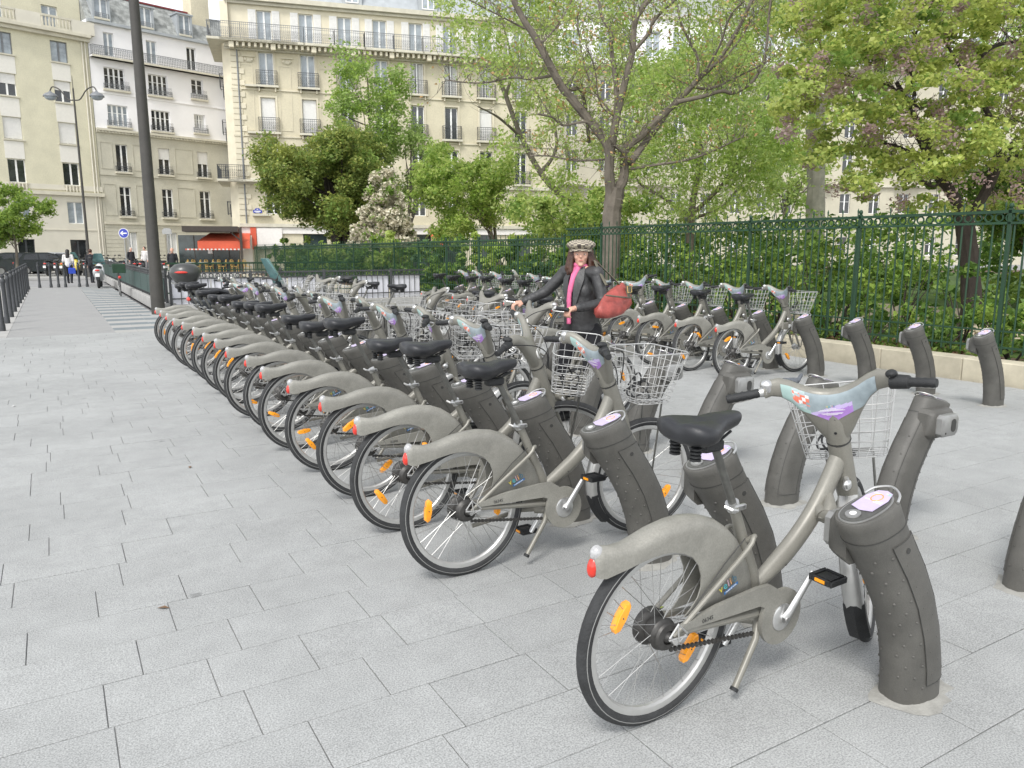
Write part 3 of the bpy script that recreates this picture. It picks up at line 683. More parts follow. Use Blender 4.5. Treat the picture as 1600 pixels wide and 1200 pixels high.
    for y0, y1, x in ((-.034, -.005, .016), (-.034, .03, .024), (.0, .028, .068), (-.025, -.01, .078)): ln.loft([[tp(x, y0, h), tp(x + .003, y0, h), tp(x + .003, y1, h), tp(x, y1, h)] for h in (.0082, .0091)])
    ln.build('print_lines', 'whiteprint', lp, smooth=False)
    MB().tube(bez([tp(.065, -.060, .0), tp(.095, -.045, .010), tp(.118, 0, .014), tp(.095, .045, .010), tp(.065, .060, .0)], 5), .0042, 8).build('bail', 'silver', T)
    # lock head bulging from the +y side
    hd = MB(); rings = []
    for y, sx, z0, z1 in ((.03, .112, .55, .725), (.072, .106, .558, .722), (.105, .098, .565, .714), (.115, .090, .575, .704)):
        r_ = .022; cx = -.262; rings.append([(cx + a, y, b_) for a, b_ in ((sx - r_, z0), (sx, z0 + r_), (sx, z1 - r_), (sx - r_, z1), (-sx + r_, z1), (-sx, z1 - r_), (-sx, z0 + r_), (-sx + r_, z0))])
    hd.loft(rings); hd.build('lock_housing', 'post', T, ang=40)
    pl = MB(); rings = []
    for y, e in ((.113, 0), (.145, 0), (.153, -.010)):
        sx, z0, z1, r_ = .078 + e, .578 - e, .698 + e, .018; rings.append([(-.262 + a, y, b_) for a, b_ in ((sx - r_, z0), (sx, z0 + r_), (sx, z1 - r_), (sx - r_, z1), (-sx + r_, z1), (-sx, z1 - r_), (-sx, z0 + r_), (-sx + r_, z0))])
    pl.loft(rings); pp = pl.build('lock_plate', 'cast', T, ang=40)
    MB().prism([(-.285 + .022 * math.cos(a), .638 + (.014 if math.sin(a) > 0 else -.014) + .022 * math.sin(a)) for a in [2 * pi * k / 16 for k in range(16)]], .1535, .1555, 'y').build('lock_slot', 'post_dark', pp)
    MB().tube([(-.215, .1525, .60), (-.215, .155, .60)], .006, 8).build('bolt', 'post_dark', pp)
    return T
post0 = make_post(); PT = tree(post0); post_used = [False]
fills = []
def mortar_patch(x, y):
    mb = MB(); n = 22; rr = [.140 + rs.uniform(-.02, .04) for _ in range(n)]
    top = [(x + rr[k] * 1.15 * math.cos(2 * pi * k / n), y + rr[k] * .8 * math.sin(2 * pi * k / n), .0015) for k in range(n)]; mid = [(x + .62 * (px - x), y + .62 * (py - y), .009 + rs.uniform(0, .004)) for px, py, _ in top]; inn = [(x + .5 * (px - x), y + .5 * (py - y), .014) for px, py, _ in top]
    mb.loft([top, mid, inn], False, True); return mb.build('mortar_patch', 'mortar', pav, ang=60)
def place_post(x, y, rz, label, group):
    if not post_used[0]: root = post0; post_used[0] = True
    else: root, _ = copy_of(PT)
    root.location = (x, y, 0); root.rotation_euler = (0, 0, rz + rs.uniform(-.03, .03)); tag(root, label, 'docking post', group)
    mortar_patch(x, y); return root
FW = Vector((math.sin(R(30.7)), math.cos(R(30.7)), 0)); RT = Vector((math.cos(R(30.7)), -math.sin(R(30.7)), 0))
def vp(u, f, z=0.): p = RT * u + FW * f; return Vector((p.x, p.y, z))     # u metres right of, f metres along the way the camera looks
# ------------------------------------------------------------ low wall and iron fence of the park
wl = thing('park_wall', (9.74, 0, 0)); tag(wl, 'low pale stone kerb wall under the green park fence', 'wall')
y = -1.2; wm = {}; k = 0
while y < 45:
    L_ = rs.choice([.95, 1.1, 1.25]) if y < 14 else 3.
    if L_ not in wm: wm[L_] = MB().cbox(-.14, .18, .003, L_ - .003, -.05, .26, .010).build('stone', 'wall_stone', wl, smooth=False).data; o = [c for c in col.objects if c.data == wm[L_]][0]
    else: o = inst('stone', wm[L_], wl)
    o.location = (rs.uniform(-.003, .003), y, rs.uniform(-.003, .0) - (0 if y < 14 else .1 * (y - 14) / 30)); y += L_
def fence(label, y0, y1, zt, sp, parts, X=9.98, drop=0.):
    T = thing('park_fence', (X, y0, 0)); tag(T, label, 'fence', 'green iron fences of the park')
    n = int((y1 - y0) / sp); zb = .33
    for z, h in ((zt, .018), (zt - .135, .014), (zb + .06, .012), (zb + .26, .010)):
        mb = MB().box(-.022 if h > .013 else -.012, .022 if h > .013 else .012, 0, y1 - y0, z - h, z + h)
        for i in (4, 5, 6, 7, 2, 3): pass
        o = mb.build('rail', 'greenpaint', T, smooth=False)
        if drop: o.rotation_euler = (-math.atan(drop / (y1 - y0)), 0, 0)
    bar = MB().tube([(0, 0, zb - .02), (0, 0, zt - .13)], .0115, 6).tube([(0, 0, zt), (0, 0, zt + .05), (0, 0, zt + .09), (0, 0, zt + .13)], [.008, .008, .013, .001], 6)
    sh = MB().tube([(0, 0, zb - .02), (0, 0, zt - .13)], .0115, 6)
    ring = MB().tube([(0, .045 * math.cos(a), zt - .068 + .046 * math.sin(a)) for a in [2 * pi * k / 14 for k in range(14)]], .0115, 5, loop=True)
    post = MB().cbox(-.022, .022, -.022, .022, .1, zt + .04, .004).ellipsoid((0, 0, zt + .07), (.028, .028, .035), 10, 8)
    if parts:
        b_, s_, r_ = bar.build('spear_bar', 'greenpaint', T), sh.build('bar', 'greenpaint', T), ring.build('ring', 'greenpaint', T)
        for i in range(n):
            t = i * sp; src = b_ if i % 2 else s_
            if i == 0: s_.location = (0, 0, 0); r_.location = (0, sp / 2, 0); continue
            if i == 1: b_.location = (0, t, 0); inst('ring', r_.data, T, (0, t + sp / 2, 0)); continue
            inst('spear_bar' if i % 2 else 'bar', src.data, T, (0, t, 0)); inst('ring', r_.data, T, (0, t + sp / 2, 0))
    else:
        mb = MB(); rb = MB()
        for i in range(n):
            t = i * sp; dz = -drop * t / (y1 - y0); mb.tube([(0, t, zb - .02), (0, t, zt + dz + (.13 if i % 2 else 0))], .010, 4, False)
            if i % 1 == 0: rb.tube([(0, t + sp / 2 + .045 * math.cos(a), zt + dz - .068 + .046 * math.sin(a)) for a in [2 * pi * k / 8 for k in range(8)]], .009, 3, loop=True)
        tag(mb.build('bars', 'greenpaint', T, smooth=False), kind='stuff'); tag(rb.build('rings', 'greenpaint', T, smooth=False), kind='stuff')
    po = None
    for i in range(int((y1 - y0) / 2.02) + 1):
        if po is None: po = post.build('post', 'greenpaint', T); o = po
        else: o = inst('post', po.data, T)
        o.location = (0, i * 2.02, -drop * i * 2.02 / (y1 - y0))
    return T
fence('tall dark green iron fence with rings and spear tips, right of the woman', -1.0, 14.42, 2.03, .125, True)
fence('lower dark green iron fence running far behind the bicycles, left of the woman', 14.5, 45.5, 1.83, .125, False, drop=.10)
# little hoop next to a fence post
hoop = MB().tube([(0, 0, .2), (0, 0, 1.28), (0, .28, 1.28), (0, .28, .2)], .016, 6, flat=1.).build('support_frame', 'greenpaint'); hoop.location = (10.12, 7.35, 0); tag(hoop, 'small green iron hoop standing behind the tall park fence', 'support')

# ------------------------------------------------------------ ramp enclosure: kerb, solid side railing, front railing with white boards
T = thing('ramp_kerb', (2.32, 21.2, 0), label='pale stone kerb under the dark railing beside the lamp post', cat='kerb')
km = MB().cbox(0, .34, .004, 1.49, -.05, .24, .01).build('stone', 'kerb', T, smooth=False).data
for i in range(1, 18): inst('stone', km, T, (0, i * 1.5, 0))
def ring_rail(T, L_, zt, axis, mt):
    def b(a0, a1, z0, z1, h): return MB().box(a0, a1, -h, h, z0, z1) if axis == 'x' else MB().box(-h, h, a0, a1, z0, z1)
    b(0, L_, zt - .02, zt + .02, .025).build('rail', mt, T, smooth=False); b(0, L_, zt - .16, zt - .13, .015).build('rail', mt, T, smooth=False); b(0, L_, .33, .36, .012).build('rail', mt, T, smooth=False)
    n = int(L_ / .165); p = lambda t, c, z: (t + c, 0, z) if axis == 'x' else (0, t + c, z)
    rg = MB().tube([p(0, .048 * math.cos(a), zt - .075 + .050 * math.sin(a)) for a in [2 * pi * k / 12 for k in range(12)]], .012, 5, loop=True).build('ring', mt, T)
    bb = MB().tube([p(0, 0, .2), p(0, 0, zt - .14)], .010, 6).build('bar', mt, T)
    for i in range(1, n):
        d = (i * .165, 0, 0) if axis == 'x' else (0, i * .165, 0); inst('ring', rg.data, T, d); d2 = (i * .165 + .08, 0, 0) if axis == 'x' else (0, i * .165 + .08, 0); inst('bar', bb.data, T, d2)
    pm = MB().cbox(-.03, .03, -.03, .03, .0, zt + .05, .005).build('post', mt, T)
    for i in range(1, int(L_ / 1.98) + 1): inst('post', pm.data, T, (i * 1.98, 0, 0) if axis == 'x' else (0, i * 1.98, 0))
T = thing('ramp_railing', (2.55, 21.2, 0), label='dark railing with a row of rings and white boards behind the bicycles', cat='railing')
ring_rail(T, 7.0, .99, 'x', 'darkgrey')
wb = MB().box(.02, .96, .045, .06, .20, .84).build('white_board', 'whiteboard', T, smooth=False)
for i in range(1, 7):
    if i == 4: continue
    inst('white_board', wb.data, T, (i * .985, 0, 0))
MB().cbox(0, 7.0, -.12, .14, -.05, .19, .01).build('base_curb', 'kerb', T, smooth=False)
T = thing('ramp_railing', (2.46, 21.25, 0), label='long dark green solid railing running away beside the striped paving', cat='railing')
ring_rail(T, 25.5, 1.02, 'y', 'darkgrey')
pn = MB().cbox(-.05, -.035, .03, 1.95, .34, .86, .004).build('metal_panel', 'greenpanel', T, smooth=False)
for i in range(1, 13): inst('metal_panel', pn.data, T, (0, i * 1.98, 0))
T = thing('back_railing', (3.2, 27.5, 0), label='plain dark green railing on the far side of the ramp, behind the white boards', cat='railing')
MB().box(0, 6.6, -.02, .02, 1.10, 1.16).build('rail', 'greenpaint', T, smooth=False); MB().box(0, 6.6, -.015, .015, .9, .93).build('rail', 'greenpaint', T, smooth=False); MB().box(0, 6.6, -.015, .015, .15, .19).build('rail', 'greenpaint', T, smooth=False)
bm0 = MB().tube([(0, 0, .0), (0, 0, 1.10)], .011, 5).build('bar', 'greenpaint', T)
for i in range(1, 50): inst('bar', bm0.data, T, (i * .133, 0, 0))

# ------------------------------------------------------------ lamp posts, bollards, signs
T = thing('lamp_post', (2.20, 20.9, 0), label='tall dark grey lamp post rising out of the picture beside the last bicycles', cat='lamp post')
MB().lathe([(.16, 0), (.155, .9), (.142, 1.0), (.108, 7.9), (.112, 8.0), (.112, 8.1), (.100, 8.15), (.08, 10.5)], 20).build('shaft', 'lamppost', T)
MB().tube([(0, 0, 10.4), (.3, 0, 10.9), (1.2, 0, 11.1)], [.08, .06, .05], 10).build('arm', 'lamppost', T)
MB().ellipsoid((1.5, 0, 11.05), (.4, .18, .1), 16, 8).build('lamp_head', 'cast', T)
bol = MB().lathe([(.060, 0), (.058, .12), (.045, .15), (.042, .86), (.050, .88), (.050, .93), (.034, .96), (.030, .975), (.044, 1.0), (.044, 1.03), (.02, 1.05), (.001, 1.052)], 14).build('bollard', 'bollard'); bol.location = (-.93, 18.12, 0)
spots = [(-.93 + .008 * i, 18.12 + 1.84 * i) for i in range(11)]
for i, (x, y) in enumerate(spots):
    o = bol if i == 0 else inst('bollard', bol.data, None, (x, y, 0))
    tag(o, 'dark grey bollard nearest the camera at the left edge' if i == 0 else f'dark grey bollard, {ORD[i]} of the line going away along the left kerb', 'bollard', 'bollards along the left kerb')
for i, px in enumerate((56, 74, 86, 97, 119, 131)):
    f = 33.0; p = vp((px - 800) / 1218.3 * f, f); p = vp((px - 800) / 1218.3 * (33.2 - .0), 33.2 + .0)
    # a straight line across the end of the walk
    d = math.tan(math.atan((px - 800) / 1218.3) + R(30.7)); y = 38.0; o = inst('bollard', bol.data, None, (d * y, y, 0))
    tag(o, f'dark bollard across the far end of the walk, {ORD[i]} from the left', 'bollard', 'bollards across the far end of the walk')
T = thing('street_lamp', tuple(vp(-24.9, 45.8, -.05)), R(-30.7), 'old fashioned double armed street lamp in front of the cream building', 'street lamp')
MB().lathe([(.17, 0), (.17, .5), (.12, .6), (.10, 1.3), (.075, 1.5), (.060, 7.6), (.045, 9.9), (.045, 10.6), (.02, 10.7), (.012, 11.3), (.001, 11.35)], 14).build('pole', 'lamppost', T)
for s in (-1, 1):
    a = MB().tube(bez([(0, 0, 10.0), (s * .35, 0, 10.05), (s * .75, 0, 10.55), (s * 1.15, 0, 10.72), (s * 1.32, 0, 10.5)], 5), .035, 8).build('arm', 'lamppost', T)
    h = MB().lathe([(.02, .30), (.06, .26), (.10, .20), (.26, .14), (.38, .02), (.39, -.04), (.36, -.04)], 18, c=(s * 1.32, 0, 10.22)).build('lamp_shade', 'iron_pale', T)
    MB().ellipsoid((s * 1.32, 0, 10.18), (.33, .33, .20), 16, 8).build('globe', 'glass_pale', h)
def disc_sign(px, py, f, d, label, back=False):
    c = vp((px - 800) / 1218.3 * f, f); z = EYE + (390 - py) / 1218.3 * f
    T = thing('road_sign', (c.x, c.y, 0), R(-30.7), label, 'road sign')
    MB().tube([(0, .04, -.1), (0, .04, z + d * .4)], .035, 8).build('pole', 'cast', T)
    if not back:
        p = MB().tube([(0, 0, z), (0, -.02, z)], d / 2, 28).build('plate', 'whiteprint', T)
        MB().tube([(0, -.021, z), (0, -.026, z)], d / 2 * .90, 28).build('face', 'signblue', p)
        q = d / 2
        MB().prism([(-.68 * q, z), (-.22 * q, z + .42 * q), (.0 * q, z + .42 * q), (-.28 * q, z + .11 * q), (.66 * q, z + .11 * q), (.66 * q, z - .11 * q), (-.28 * q, z - .11 * q), (0, z - .42 * q), (-.22 * q, z - .42 * q)], -.032, -.027, 'y').build('arrow', 'whiteprint', p)
    else:
        q = d / 2; MB().prism([(-q * 1.2, z - q * .7), (q * 1.2, z - q * .7), (q * 1.2, z + q * .3), (q * .7, z + q * .8), (-q * .7, z + q * .8), (-q * 1.2, z + q * .3)], -.02, 0, 'y').build('plate', 'cast', T)
disc_sign(195.5, 365, 44, .56, 'round blue sign with a white arrow pointing left')
disc_sign(263, 362, 40, .40, 'grey back of a road sign beside the tall lamp post', True)
# ------------------------------------------------------------ buildings (local x along the front, y into the building, z up)
def wall_panel(mb, x0, x1, z0, z1, holes, depth=.28, y=0., mi=0):
    xs = sorted({x0, x1, *[h[0] for h in holes], *[h[1] for h in holes]}); zs = sorted({z0, z1, *[h[2] for h in holes], *[h[3] for h in holes]})
    xs = [a for a in xs if x0 - 1e-6 <= a <= x1 + 1e-6]; zs = [a for a in zs if z0 - 1e-6 <= a <= z1 + 1e-6]
    inside = lambda a, b: any(h[0] < a < h[1] and h[2] < b < h[3] for h in holes)
    for i in range(len(xs) - 1):
        for j in range(len(zs) - 1):
            if not inside((xs[i] + xs[i + 1]) / 2, (zs[j] + zs[j + 1]) / 2):
                mb.add([(xs[i], y, zs[j]), (xs[i + 1], y, zs[j]), (xs[i + 1], y, zs[j + 1]), (xs[i], y, zs[j + 1])], [(0, 1, 2, 3)], mi)
    for a, b, c, d in holes:
        if a >= x0 - 1e-6 and b <= x1 + 1e-6 and c >= z0 - 1e-6 and d <= z1 + 1e-6:
            mb.add([(a, y, c), (b, y, c), (b, y, d), (a, y, d), (a, y + depth, c), (b, y + depth, c), (b, y + depth, d), (a, y + depth, d)], [(0, 4, 5, 1), (1, 5, 6, 2), (2, 6, 7, 3), (3, 7, 4, 0)], mi)
    return mb
WM = {}
def window(T, a, b, c, d, y=.17, leaves=2, cross=(.5,), glass='glass', curtain=0, shut=0, frame='winframe', ft=.055):
    w_, h_ = round(b - a, 2), round(d - c, 2); key = (w_, h_, leaves, cross, frame)
    if key not in WM:
        mb = MB(); f = ft
        mb.box(0, f, 0, .06, 0, h_).box(w_ - f, w_, 0, .06, 0, h_).box(f, w_ - f, 0, .06, 0, f).box(f, w_ - f, 0, .06, h_ - f, h_)
        for k in range(1, leaves): x = w_ * k / leaves; mb.box(x - .06, x + .06, -.015, .05, f, h_ - f)
        for q in cross: mb.box(f, w_ - f, .005, .055, h_ * q - .018, h_ * q + .018)
        fr = mb.build('window', frame, T, smooth=False); WM[key] = fr.data
        pm = MB().box(f * .5, w_ - f * .5, .03, .04, f * .5, h_ - f * .5).build('pane', 'glass', fr, smooth=False); WM[key + ('p',)] = pm.data; bpy.data.objects.remove(pm)
    else: fr = inst('window', WM[key], T)
    fr.location = (a, y, c)
    p = inst('pane', WM[key + ('p',)], fr)
    p.material_slots[0].link = 'OBJECT'; p.material_slots[0].material = MATS[glass]
    if curtain:
        for s in (0, 1):
            n = 9; cw = w_ * .30; pts = [(s * (w_ - 2 * .06 - cw) + .06 + cw * i / n, .024 - .012 * (i % 2)) for i in range(n + 1)]
            MB().loft([[(x, yy_, h_ * .04) for x, yy_ in pts] + [(x, yy_ + .004, h_ * .04) for x, yy_ in reversed(pts)], [(x, yy_, h_ * .96) for x, yy_ in pts] + [(x, yy_ + .004, h_ * .96) for x, yy_ in reversed(pts)]]).build('curtain', 'curtain', fr, smooth=False)
    if shut:
        mb = MB(); mb.box(.02, w_ - .02, -.05, -.03, h_ * (1 - shut), h_)
        for i in range(int(h_ * shut / .09)): mb.box(.03, w_ - .03, -.06, -.045, h_ * (1 - shut) + i * .09 + .01, h_ * (1 - shut) + i * .09 + .07)
        mb.build('roller_blind', 'shutter', fr, smooth=False)
    return fr
RM = {}
def balcony(T, a, b, z, dep=.28, h=.95, m_='iron', orn=True, slab='cornice', corbels=True, long=False):
    key = (round(b - a, 2), dep, h, m_)
    W_ = b - a
    if key not in RM:
        mb = MB(); mb.box(0, W_, -.02, .02, h - .03, h).box(0, W_, -.012, .012, .06, .085).box(0, W_, -.01, .01, h - .16, h - .14)
        n = max(3, int(W_ / .13))
        for i in range(n + 1):
            x = W_ * i / n; mb.box(x - .009, x + .009, -.009, .009, .0, h)
            if orn and i < n:
                xm = x + W_ / n / 2
                for zc in (.26, .44, .62): mb.tube([(xm + .045 * math.cos(t), 0, zc + .075 * math.sin(t)) for t in [2 * pi * k / 6 for k in range(6)]], .009, 3, loop=True)
        for s in (0, W_): mb.box(s - .012, s + .012, 0, dep, h - .03, h).box(s - .012, s + .012, 0, dep, .06, .085)
        for s in (0, W_):
            for j in range(1, int(dep / .13) + 1): mb.box(s - .008, s + .008, j * .13 - .008, j * .13 + .008, .085, h - .03)
        o = mb.build('balcony_railing', m_, T, smooth=False); RM[key] = o.data
    else: o = inst('balcony_railing', RM[key], T)
    o.location = (a, -dep, z)
    s = MB().box(a - .06, b + .06, -dep - .06, -.002, z - .14, z - .002)
    s.build('balcony_slab', slab, T, smooth=False)
    return o
def band(T, x0, x1, z0, z1, out, m_='cornice', name='cornice', y=0.): return MB().box(x0, x1, y - out, y - .003, z0, z1).build(name, m_, T, smooth=False)

# --- building 1: cream block at the left edge
A0 = Vector((3.107, 67.935, 0)); AA = R(90 - 74)
T = thing('apartment_building', tuple(A0), AA, 'cream apartment building with wide modern windows at the left edge', 'building')
colB = [(-1.82, -.70, 15.01, 16.45), (-1.82, -.70, 12.22, 13.71), (-1.80, -.62, 9.28, 10.79), (-1.77, -.66, 6.30, 7.93)]
hol = []
for k in range(3):
    for (a, b, c, d) in colB: hol.append((a - 3.53 * k, b - 3.53 * k, c, d))
gr = [(-1.72, -.62, 3.5, 5.1), (-1.75, -.62, .0, 2.31), (-5.2, -4.1, .9, 2.32), (-5.2, -4.15, 3.5, 5.1), (-8.75, -7.65, 3.5, 5.1), (-8.75, -7.65, .9, 2.32)]
top = [(-1.87, -.81, 17.2, 19.04), (-5.40, -4.34, 17.2, 19.04), (-8.93, -7.87, 17.2, 19.04)]
wall_panel(MB(), -16, .72, 5.75, 16.95, hol).build('wall', 'cream1', T, smooth=False, fix=False)
wall_panel(MB(), -16, .72, -.2, 5.74, gr).build('ground_floor_wall', 'pale1', T, smooth=False, fix=False)
wall_panel(MB(), -16, .72, 16.96, 21.5, top, y=1.0).build('attic_wall', 'cream1', T, smooth=False, fix=False)
MB().box(-16, .71, .35, 9, -.2, 16.9).build('core', 'darkgrey', T, smooth=False); MB().box(-16, .71, 1.35, 9, 16.9, 21.4).build('attic_core', 'darkgrey', T, smooth=False)
MB().box(.722, .735, 0, 9, -.2, 16.9).build('side_wall', 'cream1', T, smooth=False)
band(T, -16, .82, 16.95, 17.15, .55); band(T, -16, .80, 16.7, 16.94, .3); band(T, -16, .9, 5.55, 5.80, .30); band(T, -16, .85, 8.02 - 2.1, 6.30, .06, 'pale1', 'stone_band'); band(T, -16, .8, 3.0, 3.06, .05, 'pale1', 'stone_band')
for i, (a, b, c, d) in enumerate(hol): window(T, a, b, c, d, leaves=2, cross=(), glass='glass_pale' if i % 4 in (0,) else 'glass', shut=[0, .45, .96, 0][i % 4] if i > 3 or 1 else 0, frame='iron_pale' if i % 4 == 0 else 'winframe'); band(T, a - .08, b + .12, c - .1, c, .10)
for a, b, c, d in gr + top:
    window(T, a, b, c, d, y=.17 if c < 16 else 1.17, leaves=2, cross=(), glass='glass' if c < 3 else 'glass_pale', frame='iron' if c < 3 else 'winframe')
for k in range(3):
    for c, d in ((13.71, 15.0), (10.79, 12.2), (7.93, 9.26)): band(T, -1.86 - 3.53 * k, -.64 - 3.53 * k, c + .02, d - .12, .02, 'spandrel', 'spandrel')
    x0 = -2.4 - 3.53 * k
    bz = MB().box(x0, x0 + 1.95, -.5, -.38, 17.9, 18.05); bz.box(x0, x0 + 1.95, -.5, -.38, 17.15, 17.28)
    for j in range(9): bz.tube([(x0 + .1 + j * .22, -.44, 17.28), (x0 + .1 + j * .22, -.44, 17.5), (x0 + .1 + j * .22, -.44, 17.9)], [.06, .08, .05], 6)
    bz.build('balustrade', 'cornice', T); band(T, x0 + 1.95, x0 + 3.53, 17.16, 18.04, .46, 'pale1', 'parapet')
    bz = MB()
    for j in range(5): bz.tube([(-1.68 + j * .23 - 3.53 * k, -.16, 5.82), (-1.68 + j * .23 - 3.53 * k, -.16, 6.0), (-1.68 + j * .23 - 3.53 * k, -.16, 6.28)], [.05, .07, .04], 6)
    bz.build('balustrade', 'cornice', T)
for x in (.28, .50): MB().tube([(x, -.08, 0), (x, -.08, 16.7)], .05, 8).build('drainpipe', 'pale1', T)
# --- building 2: white upper floors, cream lower floors
T = thing('apartment_building', tuple(A0 + Vector((math.cos(AA), math.sin(AA), 0)) * .76), AA, 'apartment building with white upper floors over cream ones, slate roof and dormers', 'building')
o_ = -.76
def sh(L_): return [(a + o_, b + o_, c, d) for a, b, c, d in L_]
g0 = sh([(2.28, 3.14, .9, 2.93), (5.40, 6.32, .9, 2.93)]); g1 = sh([(2.11, 2.94, 4.17, 6.42), (5.38, 6.24, 4.17, 6.42), (8.50, 9.40, 4.17, 6.42)]); g2 = sh([(2.07, 2.95, 7.55, 9.6), (5.30, 6.22, 7.55, 9.6), (8.49, 9.40, 7.55, 9.6)])
w3 = sh([(1.73, 3.22, 10.95, 12.5), (5.0, 6.48, 10.95, 12.5), (8.46, 9.40, 11.45, 12.58)]); w4 = sh([(1.70, 3.20, 13.66, 15.2), (4.97, 6.47, 13.66, 15.2), (8.42, 9.38, 14.2, 15.34)]); w5 = sh([(1.87, 2.60, 16.05, 17.7), (5.01, 5.82, 16.05, 17.7), (8.2, 8.97, 16.05, 17.75)])
wall_panel(MB(), 0, 12.5, 10.62, 18.3, w3 + w4 + w5).build('wall', 'white2', T, smooth=False, fix=False)
arch = [(7.62, 9.4, -.2, 2.6)]
wall_panel(MB(), 0, 12.5, -.2, 10.61, g0 + g1 + g2 + arch).build('lower_wall', 'cream2', T, smooth=False, fix=False)
MB().box(.02, 12.4, .4, 9, -.2, 18.2).build('core', 'darkgrey', T, smooth=False)
band(T, 0, 12.5, 10.50, 10.66, .28); band(T, 0, 12.5, 10.36, 10.49, .16); 
dn = MB()
for i in range(46): dn.box(.1 + i * .24, .22 + i * .24, -.24, -.17, 10.37, 10.48)
dn.build('dentils', 'cornice', T, smooth=False)
band(T, 0, 12.5, 3.52, 3.70, .16); band(T, 0, 12.5, 7.22, 7.34, .08, 'cream2'); band(T, 0, 12.5, 13.25, 13.33, .06, 'white2'); band(T, 0, 12.5, 18.2, 18.4, .30, 'zinc'); band(T, 0, 12.5, 15.72, 15.84, .5, 'white2')
for q in range(11): band(T, 0, 7.55, .25 + q * .30, .25 + q * .30 + .275, .03, 'cream2', 'stone_course') if not any(.25 + q * .3 + .3 > h[2] and .25 + q * .3 < h[3] for h in g0) else [band(T, a, b, .25 + q * .30, .25 + q * .30 + .275, .03, 'cream2', 'stone_course') for a, b in ((0, 1.45), (2.45, 4.55), (5.65, 7.55))]
for a, b in ((.15, 1.05), (2.55, 4.0), (5.85, 7.3)):
    for c, d in ((4.2, 6.6), (7.7, 9.7)):
        fr = MB(); w_ = .05; fr.box(a, b, -.035, -.003, c, c + w_).box(a, b, -.035, -.003, d - w_, d).box(a, a + w_, -.035, -.003, c + w_, d - w_).box(b - w_, b, -.035, -.003, c + w_, d - w_); fr.build('moulded_panel', 'cream2', T, smooth=False)
for h in g0: window(T, *h, cross=(), curtain=1, glass='glass_pale', frame='winframe')
for i, h in enumerate(g1): window(T, *h, cross=(.72,), curtain=0); balcony(T, h[0] - .12, h[1] + .12, h[2] - .02, .2, .42, 'iron')
for i, h in enumerate(g2): window(T, *h, cross=(), glass='glass', shut=[0, .42, .48][i]); balcony(T, h[0] - .12, h[1] + .12, h[2] - .02, .2, .42, 'iron')
for i, h in enumerate(w3): window(T, *h, leaves=4 if i < 2 else 2, cross=(.62,), glass=['glass_pale', 'glass', 'glass'][i], curtain=int(i == 2)); balcony(T, h[0] - .1, h[1] + .15, h[2] - .05 - .3 * (i == 2), .16, .40, 'iron_pale' if i != 1 else 'iron')
for i, h in enumerate(w4): window(T, *h, leaves=4 if i < 2 else 2, cross=(.62,)); balcony(T, h[0] - .1, h[1] + .25, h[2] - .05 - .35 * (i == 2), .16, .38, 'iron_pale')
for i, h in enumerate(w5): window(T, *h, cross=(), glass='glass_pale' if i < 2 else 'glass')
balcony(T, .1, 10.6, 15.86, .5, .72, 'iron_pale')
for nm, (x, z, w_) in (('flower_box', (5.15, 10.98, .9)), ('flower_box', (4.25, 10.98, .5)), ('flower_pot', (5.35, 13.75, .3))):
    pass
MB().add([(0, 0, 18.4), (12.5, 0, 18.4), (12.5, 1.5, 20.75), (0, 1.5, 20.75), (0, 9, 20.8), (12.5, 9, 20.8), (0, 9, 18.4), (12.5, 9, 18.4)], [(0, 1, 2, 3), (3, 2, 5, 4), (0, 3, 4, 6), (1, 7, 5, 2)]).build('roof', 'slate', T, smooth=False)
sm = MB(); 
for j in range(9):
    for i in range(40): 
        x = i * .31 + (.15 if j % 2 else 0); z = 18.42 + j * .255; yv = (z - 18.4) * .638; sm.add([(x, yv - .03, z), (x + .30, yv - .03, z), (x + .30, yv + .13, z + .25), (x, yv + .13, z + .25)], [(0, 1, 2, 3)])
tag(sm.build('slate_courses', 'slate', T, smooth=False, fix=False), kind='stuff')
MB().box(3.2, 8.4, 1.35, 1.55, 20.72, 20.84).build('roof_ridge', 'redtile', T, smooth=False)
for k, (a, b, c, d) in enumerate(sh([(1.40, 2.36, 18.66, 19.95), (4.62, 5.60, 18.66, 20.0), (7.75, 8.66, 18.66, 20.05)])):
    dm = MB().box(a - .16, a, -.02, 1.2, 18.45, d + .1).box(b, b + .16, -.02, 1.2, 18.45, d + .1).box(a, b, -.02, 1.2, 18.45, c); dm.box(a - .24, b + .24, -.1, 1.3, d + .1, d + .22)
    dm.build('dormer', 'zinc', T, smooth=False); window(T, a, b, c, d + .1, y=.12, cross=(), glass='glass_pale'); balcony(T, a, b, c, .06, .35, 'iron_pale', orn=False)
ch = MB().box(8.5, 10.0, .9, 2.4, 18.6, 22.4).box(8.42, 10.08, .82, 2.48, 22.4, 22.6).build('chimney', 'cream3', T, smooth=False)
for i in range(4): MB().lathe([(.12, 22.6), (.10, 23.1), (.12, 23.1)], 10, c=(8.75 + i * .33, 1.6, 0)).build('chimney_pot', 'redtile', ch)
# dark arched doorway, plates and flower boxes
MB().box(7.64, 9.38, .30, .36, -.1, 2.58).build('doorway', 'cafe_glass', T, smooth=False)
for z in (1.5, 1.85): MB().box(7.15, 7.45, -.05, -.031, z, z + .26).build('wall_plate', 'darkgrey', T, smooth=False)

